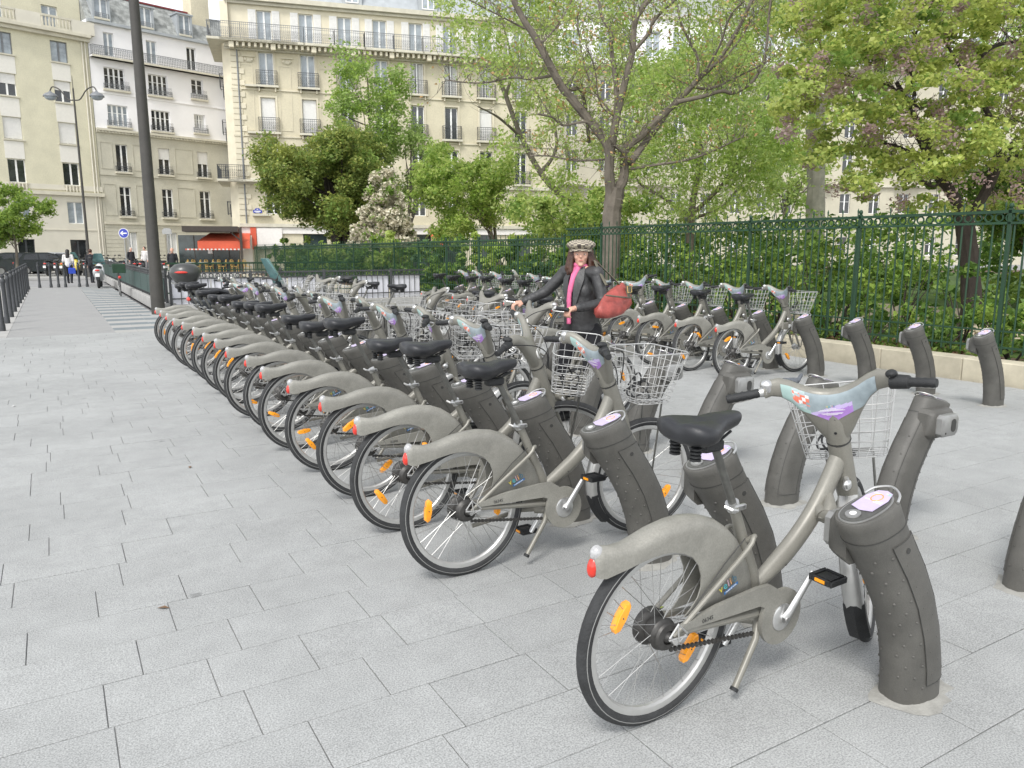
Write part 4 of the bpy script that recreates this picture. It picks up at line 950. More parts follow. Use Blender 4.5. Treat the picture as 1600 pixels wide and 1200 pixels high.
# --- building 3: large cream stone block, corner towards the street
B0 = Vector((11.398, 58.36, 0)); BA = R(90 - 104)
T = thing('apartment_building', tuple(B0), BA, 'large cream stone corner building with iron balconies and white shutters above the cafe', 'building')
cols3 = [2.90, 5.72, 8.40, 10.90, 13.54, 16.10, 18.80, 21.60]
LEN = 24.6
hs3 = []
def ctr(c, w_, z0, z1): return (round(c - w_ / 2, 3), round(c + w_ / 2, 3), z0, z1)
r5 = [ctr(c, .98, 15.86, 17.95) for c in cols3]; r4 = [ctr(c, .98, 12.92, 15.15) for c in cols3]; r3 = [ctr(c, .98, 9.78, 12.12) for c in cols3]; r2 = [ctr(c, .98, 6.60, 9.0) for c in cols3]; r1 = [ctr(c, .98, 4.1, 5.85) for c in cols3]; r0 = [ctr(c, 1.7, .0, 2.7) for c in cols3[1:]]
wall_panel(MB(), .55, LEN, -.2, 15.72, r4 + r3 + r2 + r1 + r0).build('wall', 'cream3', T, smooth=False, fix=False)
wall_panel(MB(), .55, LEN, 15.73, 18.5, r5, y=.25).build('top_floor_wall', 'cream3b', T, smooth=False, fix=False)
MB().box(.7, LEN, .55, 12, -.2, 18.4).build('core', 'darkgrey', T, smooth=False)
# narrow side towards the dead end street, along local -x edge (faces left)
sw = MB(); sideholes = [(1.6, 2.5, z0, z1) for z0, z1 in ((12.92, 15.15), (9.78, 12.12), (6.6, 9.0), (4.1, 5.85))] + [(5.4, 6.3, z0, z1) for z0, z1 in ((12.92, 15.15), (9.78, 12.12), (6.6, 9.0), (4.1, 5.85))]
side = wall_panel(MB(), -12, -.55, -.2, 18.4, [(-b, -a, c, d) for a, b, c, d in sideholes]).build('side_wall', 'cream3', T, smooth=False, fix=False); side.rotation_euler = (0, 0, -pi / 2)
MB().box(.30, .69, .7, 11.9, -.2, 18.3).build('core', 'darkgrey', T, smooth=False)
for a, b, c, d in sideholes:
    f_ = window(T, a, b, c, d, cross=(), glass='glass'); f_.rotation_euler = (0, 0, -pi / 2); f_.location = (.17, b, c)
    r_ = balcony(T, a - .12, b + .12, c, .3, .95, 'iron'); r_.rotation_euler = (0, 0, -pi / 2); r_.location = (-.32, b + .12, c)
MB().add([(0, .55, -.2), (.55, 0, -.2), (.55, 0, 18.4), (0, .55, 18.4)], [(0, 1, 2, 3)]).build('corner_wall', 'cream3b', T, smooth=False, fix=False)
quo = None
for i in range(30):
    z = 4.0 + i * .385
    if z > 15.3: break
    w_ = .85 if i % 2 else .62
    k_ = ('q', i % 2)
    if k_ not in WM: o = MB().cbox(.56, .56 + w_, -.06, -.003, 0, .355, .015).build('quoin', 'cream3b', T, smooth=False); WM[k_] = o.data
    else: o = inst('quoin', WM[k_], T)
    o.location = (0, 0, z)
band(T, .5, LEN, 3.18, 3.42, .28); band(T, .5, LEN, 6.18, 6.42, .22); band(T, .5, LEN, 9.45, 9.55, .08, 'cream3b'); band(T, .5, LEN, 12.6, 12.7, .08, 'cream3b'); band(T, .3, LEN, 18.45, 18.75, .45, y=.25); band(T, .4, LEN, 18.25, 18.44, .2, y=.25)
MB().box(-.85, LEN, -.95, .24, 15.58, 15.74).box(-.85, -.0, .24, 6.0, 15.58, 15.74).build('balcony_slab', 'cornice', T, smooth=False)
for q, z in ((.40, 15.44), (.22, 15.30)): band(T, .2, LEN, z - .12, z + .13, q)
cbm = None
for i in range(62):
    x = .7 + i * .39; big = i % 7 == 0
    k_ = ('cb', big)
    if k_ not in WM: o = MB().cbox(-.09 if not big else -.17, .09 if not big else .17, -.82, -.38, -.30 if not big else -.42, 0, .03).build('corbel', 'cream3b', T, smooth=False); WM[k_] = o.data
    else: o = inst('corbel', WM[k_], T)
    o.location = (x, 0, 15.57)
for i in range(int((LEN + .8) / 2.1)): 
    b_ = balcony(T, -.8 + i * 2.1, -.8 + (i + 1) * 2.1, 15.75, .9, 1.05, 'iron_pale', slab='cornice')
o = balcony(T, 0, 5.0, 15.75, .9, 1.05, 'iron'); o.rotation_euler = (0, 0, -pi / 2); o.location = (-.82, 4.4, 15.75)
for z, cz in ((6.44, 'iron'),):
    MB().box(-.75, 1.2, -.72, 0, z - .16, z).box(-.75, 0, 0, 4.4, z - .16, z).build('balcony_slab', 'cornice', T, smooth=False)
    balcony(T, -.7, 1.1, z + .01, .68, .98, cz); o = balcony(T, 0, 4.4, z + .01, .68, .98, 'iron'); o.rotation_euler = (0, 0, -pi / 2); o.location = (-.72, 3.8, z + .01)
sp = {(4, 0): 1, (4, 1): 1}
for i, h in enumerate(r5):
    window(T, *h, y=.40, cross=(), glass='glass_pale')
    for s in (-1, 1):
        x0 = h[0] - .56 if s < 0 else h[1] + .04
        k_ = ('st',)
        if k_ not in WM:
            mb = MB().box(0, .52, -.05, 0, 0, 2.1)
            for j in range(20): mb.box(.05, .47, -.065, -.05, .08 + j * .098, .14 + j * .098)
            o = mb.build('shutter', 'shutter', T, smooth=False); WM[k_] = o.data
        else: o = inst('shutter', WM[k_], T)
        o.location = (x0, .245, h[2])
for r_, row_ in enumerate((r4, r3, r2, r1)):
    for i, h in enumerate(row_):
        closed = (r_ == 1 and i in (0, 1, 6)) 
        window(T, *h, cross=() if r_ < 3 else (.6,), glass='glass_pale' if (r_ == 0 and i < 4) else 'glass', shut=.97 if closed else 0, curtain=int(r_ == 0 and i > 3))
        fr = MB(); a, b, c, d = h; fr.box(a - .14, a - .02, -.05, -.003, c, d + .13).box(b + .02, b + .14, -.05, -.003, c, d + .13).box(a - .02, b + .02, -.05, -.003, d + .02, d + .13); fr.build('window_surround', 'cream3b', T, smooth=False)
        if r_ < 3: 
            balcony(T, a - .22, b + .22, c + .0, .32, .98, 'iron')
            for s in (a - .1, b + .02): MB().cbox(s, s + .09, -.28, -.003, c - .42, c - .145, .02).build('corbel', 'cream3b', T, smooth=False)
for x in (1.75, 4.3): MB().ellipsoid((x, -.02, 14.55), (.34, .08, .16), 14, 6).ellipsoid((x - .22, -.05, 14.6), (.12, .1, .12), 10, 6).ellipsoid((x + .22, -.05, 14.6), (.12, .1, .12), 10, 6).box(x - .42, x + .42, -.1, -.003, 14.78, 14.86).build('carved_capital', 'cream3b', T)
for x in (1.55, 4.12, 6.9, 9.5):
    fr = MB(); a, b, c, d = x - .42, x + .42, 9.9, 14.3; w_ = .05; fr.box(a, b, -.03, -.003, c, c + w_).box(a, b, -.03, -.003, d - w_, d).box(a, a + w_, -.03, -.003, c + w_, d - w_).box(b - w_, b, -.03, -.003, c + w_, d - w_); fr.build('moulded_panel', 'cream3b', T, smooth=False)
for a, b, c, d in r0:
    MB().box(a, b, .2, .24, c, d).build('shop_window', 'cafe_glass', T, smooth=False)
MB().add([(.3, .3, 18.76), (LEN, .3, 18.76), (LEN, 2.2, 22.2), (.9, 2.2, 22.2), (LEN, 12, 22.3), (.9, 12, 22.3), (.3, 12, 18.76)], [(0, 1, 2, 3), (3, 2, 4, 5), (0, 3, 5, 6)]).build('roof', 'zinc', T, smooth=False)
for c in (4, 9, 14.5, 20): 
    MB().box(c - .7, c + .7, .25, 1.8, 18.8, 20.6).box(c - .8, c + .8, .15, 1.9, 20.6, 20.75).build('dormer', 'zinc', T, smooth=False); window(T, c - .45, c + .45, 18.95, 20.4, y=.18, cross=(), glass='glass_pale')
MB().tube([(1.0, -.1, 3.4), (1.0, -.1, 15.3)], .05, 8).build('drainpipe', 'iron_pale', T)
def plate(T, x, z, y=-.06):
    p = MB().prism([(-.30, -.13), (.30, -.13), (.30, .08), (.18, .09), (.12, .20), (-.12, .20), (-.18, .09), (-.30, .08)], 0, .02, 'y').build('street_name_plate', 'signblue', T, smooth=False); p.location = (x, y, z)
    MB().box(-.22, .22, -.006, -.001, -.04, .02).box(-.14, .14, -.006, -.001, -.10, -.07).box(-.06, .06, -.006, -.001, .10, .14).build('print_lines', 'whiteprint', p, smooth=False)
plate(T, 1.78, 4.3)
MB().box(.6, LEN, -.14, -.02, 2.72, 3.16).build('shop_fascia', 'awningwhite', T, smooth=False)

# --- building 4: far cream building behind the trees
C0 = Vector((51.139, 71.979, 0)); CA = R(90 - 118)
T = thing('apartment_building', tuple(C0), CA, 'far cream building with white top floors, half hidden behind the garden trees', 'building')
hl = []; cx4 = [-19.5, -16.4, -13.2, -10, -6.6, -3.4, -.65, 3.0, 5.6, 8.2, 11.2, 14.6, 18.0, 21.0, 23.9, 27.3, 30.6, 34.0, 37.4, 41, 44.6, 48]
rows4 = [(.9, 3.0), (5.6, 7.8), (10.2, 12.4), (13.9, 16.1), (17.6, 19.8)]
for z0, z1 in rows4:
    for c in cx4: hl.append((c - .6, c + .6, z0, z1))
wall_panel(MB(), -24, 52, -.3, 21.2, hl).build('wall', 'cream4', T, smooth=False, fix=False)
up = [(c - .8, c + .8, 22.4, 25.0) for c in cx4]
wall_panel(MB(), -24, 52, 21.22, 26.2, up, y=.6).build('top_floor_wall', 'white2', T, smooth=False, fix=False)
MB().box(-24, 52, .9, 12, -.3, 26).build('core', 'darkgrey', T, smooth=False)
band(T, -24, 52, 21.0, 21.21, .9); band(T, -24, 52, 8.5, 8.75, .35); band(T, -24, 52, 4.4, 4.6, .15); band(T, -24, 52, 26.2, 26.5, .3, y=.6)
for h in hl + up: window(T, *h, y=.17 if h[2] < 21 else .77, cross=(.6,), glass='glass' if h[2] < 21 else 'glass_pale')
for c in cx4[::3]: balcony(T, c - 1.4, c + 1.4, 8.77, .9, 1.0, 'cornice', orn=False)
for i in range(18): balcony(T, -24 + i * 4.2, -19.8 + i * 4.2, 21.23, .9, 1.0, 'iron_pale', orn=False)
MB().add([(-24, .5, 26.5), (52, .5, 26.5), (52, 3, 30.5), (-24, 3, 30.5), (52, 14, 30.6), (-24, 14, 30.6)], [(0, 1, 2, 3), (3, 2, 4, 5)]).build('roof', 'slate', T, smooth=False)

# ------------------------------------------------------------ the cafe under the corner building
T = thing('cafe_awning', tuple(B0), BA, 'orange red cafe awning with a striped edge on the street corner', 'awning')
MB().loft([[(-1.5, -.1, 2.75), (1.2, -.1, 2.75), (1.2, -.1, 2.70), (-1.5, -.1, 2.70)], [(-2.2, -2.0, 2.15), (1.2, -2.0, 2.15), (1.2, -2.0, 2.10), (-2.2, -2.0, 2.10)]]).build('canopy', 'awning', T, smooth=False)
MB().box(-2.2, 1.2, -2.03, -2.0, 1.65, 2.14).build('valance', 'awning', T, smooth=False)
MB().box(1.22, 1.62, -.22, -.15, 1.6, 3.16).build('side_screen', 'awning', T, smooth=False)
MB().box(1.66, 3.4, -.22, -.15, 1.6, 3.1).build('white_screen', 'awningwhite', T, smooth=False)
ed = MB()
for i in range(15): ed.box(-3.0 + i * .25, -2.89 + i * .25, -2.10, -2.07, 1.55, 1.64)
MB().box(-3.0, .8, -2.068, -2.04, 1.55, 1.64).build('edge_strip', 'awningwhite', T, smooth=False); ed.build('edge_stripe', 'awning', T, smooth=False)
MB().box(-3.1, .45, -2.4, .5, 2.78, 3.15).build('lattice_canopy', 'darkwood', T, smooth=False)
MB().box(.55, .72, -2.3, -2.1, 0, 3.1).build('post', 'darkwood', T, smooth=False); MB().tube([(.6, -2.2, 2.2), (-.3, -2.2, 3.0)], .05, 6).build('brace', 'darkwood', T)
MB().box(-3.6, .4, -.4, -.3, 0, 2.58).build('glass_front', 'cafe_glass', T, smooth=False); MB().box(.45, 1.3, -.42, -.3, 0, 2.58).build('pillar', 'pale1', T, smooth=False)
for x in (-2.6, -1.4, -.3): MB().box(x, x + .06, -.43, -.401, 0, 2.58).build('mullion', 'darkwood', T, smooth=False)
MB().box(-1.7, -1.4, -.44, -.41, 1.3, 1.62).build('notice', 'whiteprint', T, smooth=False)
# smaller awnings glimpsed between the trees
for x, lab in ((11.0, 'small orange red awning glimpsed left of the green tree'), (14.2, 'small orange red awning glimpsed beyond the fence, right one')):
    a = thing('shop_awning', tuple(B0), BA, lab, 'awning'); MB().loft([[(x, -.1, 3.1), (x + 1.3, -.1, 3.1), (x + 1.3, -.1, 3.05), (x, -.1, 3.05)], [(x, -1.5, 2.2), (x + 1.3, -1.5, 2.2), (x + 1.3, -1.5, 2.15), (x, -1.5, 2.15)]]).build('canopy', 'awning', a, smooth=False); MB().box(x, x + 1.3, -1.53, -1.5, 1.9, 2.2).build('valance', 'awning', a, smooth=False)
def bistro_chair():
    c = thing('cafe_chair'); MB().cbox(-.2, .2, -.2, .2, .44, .47, .01).build('seat', 'rattan', c)
    b_ = MB(); 
    for k in range(5): b_.tube([(-.16 + .08 * k, .19, .47), (-.16 + .08 * k, .23, .86)], .012, 5)
    b_.tube(bez([(-.2, .18, .47), (-.2, .23, .84), (0, .25, .92), (.2, .23, .84), (.2, .18, .47)], 3), .016, 6).build('backrest', 'rattan', c)
    for sx in (-1, 1):
        for sy in (-1, 1): MB().tube([(sx * .18, sy * .18, .45), (sx * .2, sy * .21, 0)], .013, 5).build('leg', 'rattan', c)
    return c
CH = bistro_chair(); CT = tree(CH)
def cafe_table():
    c = thing('cafe_table'); MB().lathe([(.001, .74), (.32, .74), (.32, .71), (.001, .71)], 16).build('table_top', 'whiteplastic', c); MB().lathe([(.02, .71), (.02, .03), (.18, .0)], 10).build('pedestal', 'iron', c); return c
CB = cafe_table(); BTb = tree(CB); first = [True, True]
nth = ['first', 'second', 'third', 'fourth', 'fifth']
for i in range(5):
    p = vp((296 + i * 20 - 800) / 1218.3 * 54, 54, -.02)
    if i == 0: t_ = CB
    else: t_ = copy_of(BTb)[0]
    t_.location = p; tag(t_, f'small round cafe table on the far terrace, {nth[i]} from the left', 'table', 'cafe tables on the far terrace')
    for s in (-1, 1):
        if i == 0 and s == -1: c_ = CH
        else: c_ = copy_of(CT)[0]
        c_.location = p + RT * s * .42; c_.rotation_euler = (0, 0, R(-30.7) + s * R(80)); tag(c_, f'tan wicker cafe chair {"left" if s < 0 else "right"} of the {nth[i]} terrace table from the left', 'chair', 'wicker chairs on the cafe terrace')
# ------------------------------------------------------------ the three rows of bicycles and posts
PY0 = 1.46; NP = .705
near_y = [1.81, 3.20, 3.92, 4.60, 5.31, 6.03, 6.72, 7.42, 8.17, 8.85, 9.58, 10.32, 10.98, 11.85, 12.48, 13.15]
FIRST = (1.63, near_y[0])
steer = [31, -8, -42, 5, -14, 3, -16, 10, -6, -22, 4, -12, 8, 30, -18, 0]
hd = [2, 0, 1.5, -1, .5, 1, -2, 2.5, -1, .5, 1.5, -2, 1, 0, -1, 1]
for i, y in enumerate(near_y):
    lab = ('grey rental bicycle nearest the camera, alone with an empty post behind it' if i == 0 else
           'frontmost grey rental bicycle of the long packed line, right behind the empty post' if i == 1 else
           'grey rental bicycle with sharply turned basket, just behind the front one of the packed line' if i == 2 else
           'grey rental bicycle at the far end of the near line, beside the lamp post' if i == 15 else
           f'grey rental bicycle, {ORD[i]} along the near line counted from the camera')
    place_bike(1.63 + rs.uniform(-.02, .03) * (i > 1), y, R(hd[i]), lab, 'rental bicycles docked along the near line', R(steer[i]), R(2) if i == 0 else R(rs.uniform(-2, 1)), seat=0 if i < 2 else rs.choice([0, 0, .03, .06, -.03]))
for i in range(17):
    y = PY0 + NP * i
    lab = 'grey docking post nearest the camera, holding the foremost bicycle' if i == 0 else 'empty grey docking post with lilac top, behind the foremost saddle' if i == 1 else f'grey docking post, {ORD[i]} of the near line counted from the camera'
    place_post(2.54, y, 0, lab, 'docking posts of the near line')
# middle line faces the other way
for i in range(17):
    y = 1.71 + .72 * i
    lab = 'grey docking post at the right edge of the picture, silver lock facing away' if i == 0 else f'grey docking post with silver lock box facing right, {ORD[i]} of the middle line'
    place_post(3.86, y, pi, lab, 'docking posts of the middle line')
mid = [(4.40, 5.65, 0), (4.76, 6.45, -50), (4.76, 7.20, 8), (4.78, 8.55, -6), (4.78, 11.3, 4), (4.76, 12.4, -12), (4.78, 13.1, 25), (4.76, 13.85, -8)]
for i, (x, y, s) in enumerate(mid):
    lab = 'grey rental bicycle held by the woman in the checked cap' if i == 0 else f'grey rental bicycle facing left in the middle line, {ORD[i]} behind the woman' if i < 7 else 'grey rental bicycle facing left at the far end of the middle line'
    place_bike(x, y, pi + R(rs.uniform(-2, 2)), lab, 'rental bicycles docked in the middle line', R(s), R(rs.uniform(-1.5, 1.5)), seat=rs.choice([0, .03, .05]))
# line along the park wall
for i in range(17):
    y = 4.14 + .72 * i
    lab = f'bare grey docking post by the park wall, {["rightmost", "middle", "leftmost"][i]} of three' if i < 3 else f'grey docking post by the park wall holding a bicycle, {ORD[i - 3]} from the right'
    place_post(8.22, y, 0, lab, 'docking posts along the park wall')
for i in range(13):
    y = 6.70 + .73 * i
    place_bike(7.18 + rs.uniform(-.04, .04), y, R(rs.uniform(-2, 2)), ('grey rental bicycle by the park wall, rightmost, next to the bare posts' if i == 0 else f'grey rental bicycle by the park wall, {ORD[i]} from the right'), 'rental bicycles docked along the park wall', R([-2, 3, 2, -4, 45, 4, -3, 35, 2, -30, 4, -5, 3][i]), R(rs.uniform(-1.5, 1.5)), seat=[0, .02, .05, 0, .03, 0, .04, 0, 0, .03, 0, 0, .02][i])
# ------------------------------------------------------------ vegetation
RNG = np.random.default_rng(11)
def leaves(name, parent, cl, size, mats, wts, flat=.35, aspect=.55, seed=1, kind=None):
    """cl: rows of (x, y, z, radius, count, squash); many small folded leaf faces, each clump with its own mix"""
    rg = np.random.default_rng(seed); P = []; MI = []
    for x, y, z, r, n, sq in cl:
        n = int(n); q = rg.normal(size=(n, 3)); q /= np.maximum(np.linalg.norm(q, axis=1), 1e-6)[:, None]; q *= (rg.random(n) ** .45)[:, None] * r * rg.uniform(.75, 1.1, (n, 1)); q[:, 2] *= sq
        P.append(q + np.array([x, y, z])); MI.append(rg.choice(len(mats), n, p=np.array(wts) / sum(wts)) if rg.random() < .75 else np.full(n, rg.choice(len(mats), p=np.array(wts) / sum(wts))))
    P = np.concatenate(P); MI = np.concatenate(MI); n = len(P)
    nrm = rg.normal(size=(n, 3)); nrm[:, 2] = np.abs(nrm[:, 2]) + flat; nrm /= np.linalg.norm(nrm, axis=1)[:, None]
    t = rg.normal(size=(n, 3)); t -= nrm * (t * nrm).sum(1)[:, None]; t /= np.linalg.norm(t, axis=1)[:, None]; b = np.cross(nrm, t)
    s = size * rg.uniform(.6, 1.35, (n, 1))
    co = np.empty((n, 4, 3)); co[:, 0] = P - t * s; co[:, 1] = P + b * s * aspect + nrm * s * .12; co[:, 2] = P + t * s * 1.05 - nrm * s * .25; co[:, 3] = P - b * s * aspect + nrm * s * .12
    me = bpy.data.meshes.new(name); me.vertices.add(n * 4); me.vertices.foreach_set('co', co.reshape(-1).astype(np.float32)); me.loops.add(n * 4); me.loops.foreach_set('vertex_index', np.arange(n * 4, dtype=np.int32))
    me.polygons.add(n); me.polygons.foreach_set('loop_start', np.arange(0, n * 4, 4, dtype=np.int32)); me.polygons.foreach_set('loop_total', np.full(n, 4, dtype=np.int32))
    for m_ in mats: me.materials.append(MATS[m_])
    me.polygons.foreach_set('material_index', MI.astype(np.int32)); me.update(calc_edges=True); me.validate()
    o = bpy.data.objects.new(name, me); col.objects.link(o)
    if parent is not None: o.parent = parent
    return tag(o, kind=kind or 'stuff')
def UZ(u, f, z): p = vp(u, f, z); return (p.x, p.y, p.z)
def px2(px, py, f): return ((px - 800) / 1218.3 * f, EYE + (390 - py) / 1218.3 * f)
def crown(u0, u1, z0, z1, f, df, n, r, per, rg, shape='ell', sq=.8):
    out = []; uc, zc, a, b = (u0 + u1) / 2, (z0 + z1) / 2, (u1 - u0) / 2, (z1 - z0) / 2
    while len(out) < n:
        q = rg.uniform(-1, 1, 3); d = np.linalg.norm(q); th = math.atan2(q[2], q[0]); d *= 1 + .16 * math.sin(3 * th + n) + .12 * math.sin(5 * th + 2 * n) + .08 * math.sin(9 * th)
        if shape == 'ell' and (d > 1 or d < .35 and rg.random() < .7): continue
        if shape == 'cone' and math.hypot(q[0], q[1]) > (1 - (q[2] + 1) / 2) * .95 + .12: continue
        if shape == 'box' and 0: continue
        out.append((*UZ(uc + q[0] * a, f + q[1] * df, zc + q[2] * b), r * rg.uniform(.6, 1.25), per * rg.uniform(.5, 1.4), sq))
    return out
def limbs(T, data, f, m_, name='limb', twigs=0, seed=5, base=None):
    rg = random.Random(seed); tips = []
    for i, (pts, r0, r1, df) in enumerate(data):
        n = len(pts); P = [Vector(UZ(u, f + df * 1.6 * (k / max(1, n - 1)), z)) for k, (u, z) in enumerate(pts)]
        if i == 0: P[0].z = .0
        Q = bez(P, 4); nn = len(Q); rr = [(r0 + (r1 - r0) * (k / (nn - 1)) ** .8) * rg.uniform(.94, 1.06) for k in range(nn)]
        if i == 0: rr[0] *= 1.35; rr[1] *= 1.15
        MB().tube(Q, rr, 9 if r0 > .05 else 6).build('trunk' if i == 0 else name, m_, T)
        if twigs and i > 0:
            mb = MB()
            for k in range(3, nn, 1):
                for _ in range(twigs):
                    L_ = rg.uniform(.35, 1.3) * (1 if r0 > .05 else .7); d = Vector((rg.uniform(-1, 1), rg.uniform(-1, 1), rg.uniform(-.25, 1.1))).normalized(); a = Q[k]; b = a + d * L_ * .5 + Vector((0, 0, .05)); c = b + (d + Vector((rg.uniform(-.5, .5), rg.uniform(-.5, .5), rg.uniform(-.1, .6)))).normalized() * L_ * .5
                    mb.tube([a, b, c], [.009, .006, .003], 3, False); tips.append((a.lerp(b, .6), b, c))
                    e = b + Vector((rg.uniform(-1, 1), rg.uniform(-1, 1), rg.uniform(-.3, .8))).normalized() * L_ * .4; mb.tube([b, e], [.006, .003], 3, False); tips.append((b, e, e))
            tag(mb.build('twigs', m_, T, smooth=False, fix=False), kind='stuff')
    return tips
BIG= [([(2.29, 1.43), (2.28, 2.14), (2.31, 2.59), (2.36, 2.96)], 0.3, 0.27, 0), ([(2.23, 2.23), (2.23, 2.87), (2.18, 3.3), (2.12, 3.86), (1.59, 4.51), (1.11, 5.04), (0.85, 5.44), (0.54, 5.97), (0.21, 6.43), (-0.07, 6.96), (-0.42, 7.74)], 0.2, 0.07, -0.5), ([(2.36, 2.87), (2.5, 3.08), (2.56, 3.3), (2.55, 3.59), (2.6, 3.86), (2.94, 4.13), (3.27, 4.46), (3.69, 4.83), (4.02, 5.16), (4.27, 5.44), (4.68, 5.81), (5.07, 6.43), (5.45, 7.22)], 0.19, 0.05, 0.3), ([(2.18, 3.41), (2.28, 4.13), (2.35, 4.55), (2.51, 5.24), (2.64, 5.77), (2.67, 6.05), (2.7, 6.49), (2.86, 6.8), (3.06, 7.08), (3.19, 7.74)], 0.15, 0.06, 0), ([(2.35, 4.55), (2.35, 5.16), (2.25, 5.97), (2.24, 6.45), (2.06, 6.84), (1.95, 7.48)], 0.1, 0.04, 0.6), ([(2.67, 3.51), (3.11, 4.05), (3.45, 4.46), (3.78, 4.88)], 0.13, 0.08, 0.9), ([(3.69, 4.83), (4.29, 4.96), (4.71, 5.08), (4.97, 5.04), (5.34, 5.24), (5.58, 5.57), (5.69, 5.93), (5.73, 6.72), (5.78, 7.48)], 0.075, 0.03, 0.2), ([(4.02, 5.16), (4.45, 5.16), (4.83, 5.32), (5.12, 5.49), (5.94, 5.9), (6.48, 6.3)], 0.05, 0.02, 0.9), ([(2.52, 3.72), (2.03, 4.09), (1.64, 4.34), (1.12, 4.24), (0.86, 4.38), (0.55, 4.41)], 0.055, 0.025, -0.6), ([(2.69, 3.38), (3.26, 3.46), (3.91, 3.55), (4.43, 3.72), (4.77, 3.88), (5.02, 3.99)], 0.05, 0.02, -0.4), ([(2.14, 3.59), (1.56, 3.58), (1.26, 3.63), (0.87, 3.72), (0.43, 3.74)], 0.04, 0.02, 0.4), ([(2.69, 5.9), (3.0, 6.25), (3.04, 6.41), (3.25, 6.64), (3.61, 6.96), (3.9, 7.48)], 0.07, 0.03, -0.4), ([(4.1, 5.36), (4.17, 5.77), (3.98, 6.25), (3.84, 6.64), (3.78, 7.09)], 0.06, 0.03, 0.5), ([(4.27, 5.44), (4.5, 5.93), (4.64, 6.49), (4.96, 6.8), (5.16, 7.35)], 0.045, 0.02, -0.8), ([(4.6, 5.65), (5.08, 6.17), (5.47, 6.76), (5.8, 7.09)], 0.04, 0.02, 0.6), ([(1.11, 5.04), (1.5, 5.15), (1.64, 4.96), (1.75, 4.41), (1.82, 4.06)], 0.07, 0.05, 0.5), ([(0.88, 5.39), (0.43, 5.3), (0.0, 5.31), (-0.5, 5.19), (-0.93, 5.16), (-1.43, 5.2)], 0.05, 0.015, -0.3), ([(2.27, 4.55), (1.86, 5.09), (1.63, 5.7), (1.52, 6.3), (1.47, 6.83)], 0.035, 0.015, 0.4), ([(2.27, 4.53), (1.93, 4.75), (1.78, 5.36), (1.56, 5.77)], 0.03, 0.012, -0.6), ([(0.54, 5.97), (0.85, 6.3), (1.12, 6.7), (1.4, 7.22)], 0.04, 0.02, 0.4), ([(0.28, 6.37), (-0.14, 6.5), (-0.56, 6.63), (-1.12, 6.83)], 0.035, 0.015, -0.5)]
RED= [([(9.31, 0.18), (9.17, 1.07), (9.0, 1.89), (8.86, 2.39)], 0.2, 0.17, 0), ([(8.91, 2.26), (8.64, 2.73), (8.38, 3.06), (8.28, 3.31), (8.06, 3.78), (7.9, 4.25), (7.6, 4.84)], 0.13, 0.04, 0.3), ([(8.39, 2.94), (8.18, 2.8), (7.9, 2.86), (7.57, 3.0), (7.26, 3.06)], 0.05, 0.02, -0.4), ([(9.03, 2.2), (9.18, 2.57), (9.32, 3.06), (9.37, 3.42), (9.67, 3.64), (10.04, 3.9), (10.36, 4.25)], 0.12, 0.04, -0.4), ([(8.28, 3.31), (7.84, 3.48), (7.45, 3.66), (6.96, 3.6), (6.6, 3.48)], 0.045, 0.015, 0.5), ([(8.26, 3.3), (7.67, 4.02), (7.32, 4.1), (6.75, 3.89)], 0.05, 0.02, -0.6), ([(9.37, 3.42), (9.4, 4.02), (9.08, 4.72), (8.78, 5.3), (8.46, 5.99)], 0.07, 0.02, 0.5), ([(9.32, 3.06), (9.49, 3.24), (9.97, 3.42), (10.47, 3.36)], 0.06, 0.03, -0.2), ([(8.13, 3.72), (8.45, 3.66), (9.19, 3.74), (9.92, 3.84)], 0.05, 0.02, 0.8), ([(8.91, 5.19), (9.25, 5.42), (9.72, 5.53), (10.2, 5.64)], 0.05, 0.02, 0.2), ([(7.9, 4.25), (7.36, 4.72), (6.73, 4.95), (6.22, 5.19)], 0.035, 0.012, 0.5), ([(7.75, 4.49), (7.45, 5.19), (7.52, 5.76), (7.71, 6.32)], 0.035, 0.012, -0.5)]
PLANE= [([(12.45, 0.8), (12.36, 2.86), (12.25, 4.88), (12.07, 6.37), (12.32, 7.58)], 0.4, 0.3, 0), ([(12.3, 6.12), (12.7, 7.58), (13.35, 9.02), (13.48, 10.67)], 0.22, 0.1, 1), ([(12.07, 6.37), (11.74, 7.58), (11.32, 9.26), (10.95, 11.14)], 0.22, 0.1, -1)]
SIDE= [([(2.77, 1.36), (2.64, 2.66), (1.75, 3.31), (0.98, 4.15), (0.32, 5.31), (-0.21, 6.65), (-0.64, 7.66)], 0.16, 0.06, 0), ([(0.98, 4.15), (1.52, 4.99), (1.4, 6.24), (1.07, 7.26)], 0.08, 0.03, 1), ([(0.32, 5.31), (-0.43, 5.82), (-1.08, 6.03)], 0.06, 0.02, -1), ([(-0.21, 6.65), (0.0, 7.66), (-0.21, 8.86), (-0.63, 10.04)], 0.06, 0.02, 1), ([(1.75, 3.31), (1.32, 2.88), (0.66, 3.13), (0.0, 2.88)], 0.04, 0.02, 0)]
rg = np.random.default_rng(5)
# big spreading tree with bare limbs and small lime leaves
T = thing('broadleaf_tree', tuple(vp(2.3, 18)), 0, 'big spreading tree with bare dark forked limbs just behind the fence', 'tree')
for o_ in (): pass
def local(T):
    pass
T.location = (0, 0, 0)
BIG = [(p, a * .68, b * .80, d) for p, a, b, d in BIG]
tips = limbs(T, BIG, 18, 'bark', twigs=2)
cl = [(*p[2], .20, 7, 1) for p in tips[::2]] + [(*p[1], .12, 4, 1) for p in tips[1::3]]
leaves('crown', T, cl, .042, ['leaf_lime', 'leaf_willow', 'bud'], [.55, .25, .2], seed=3)
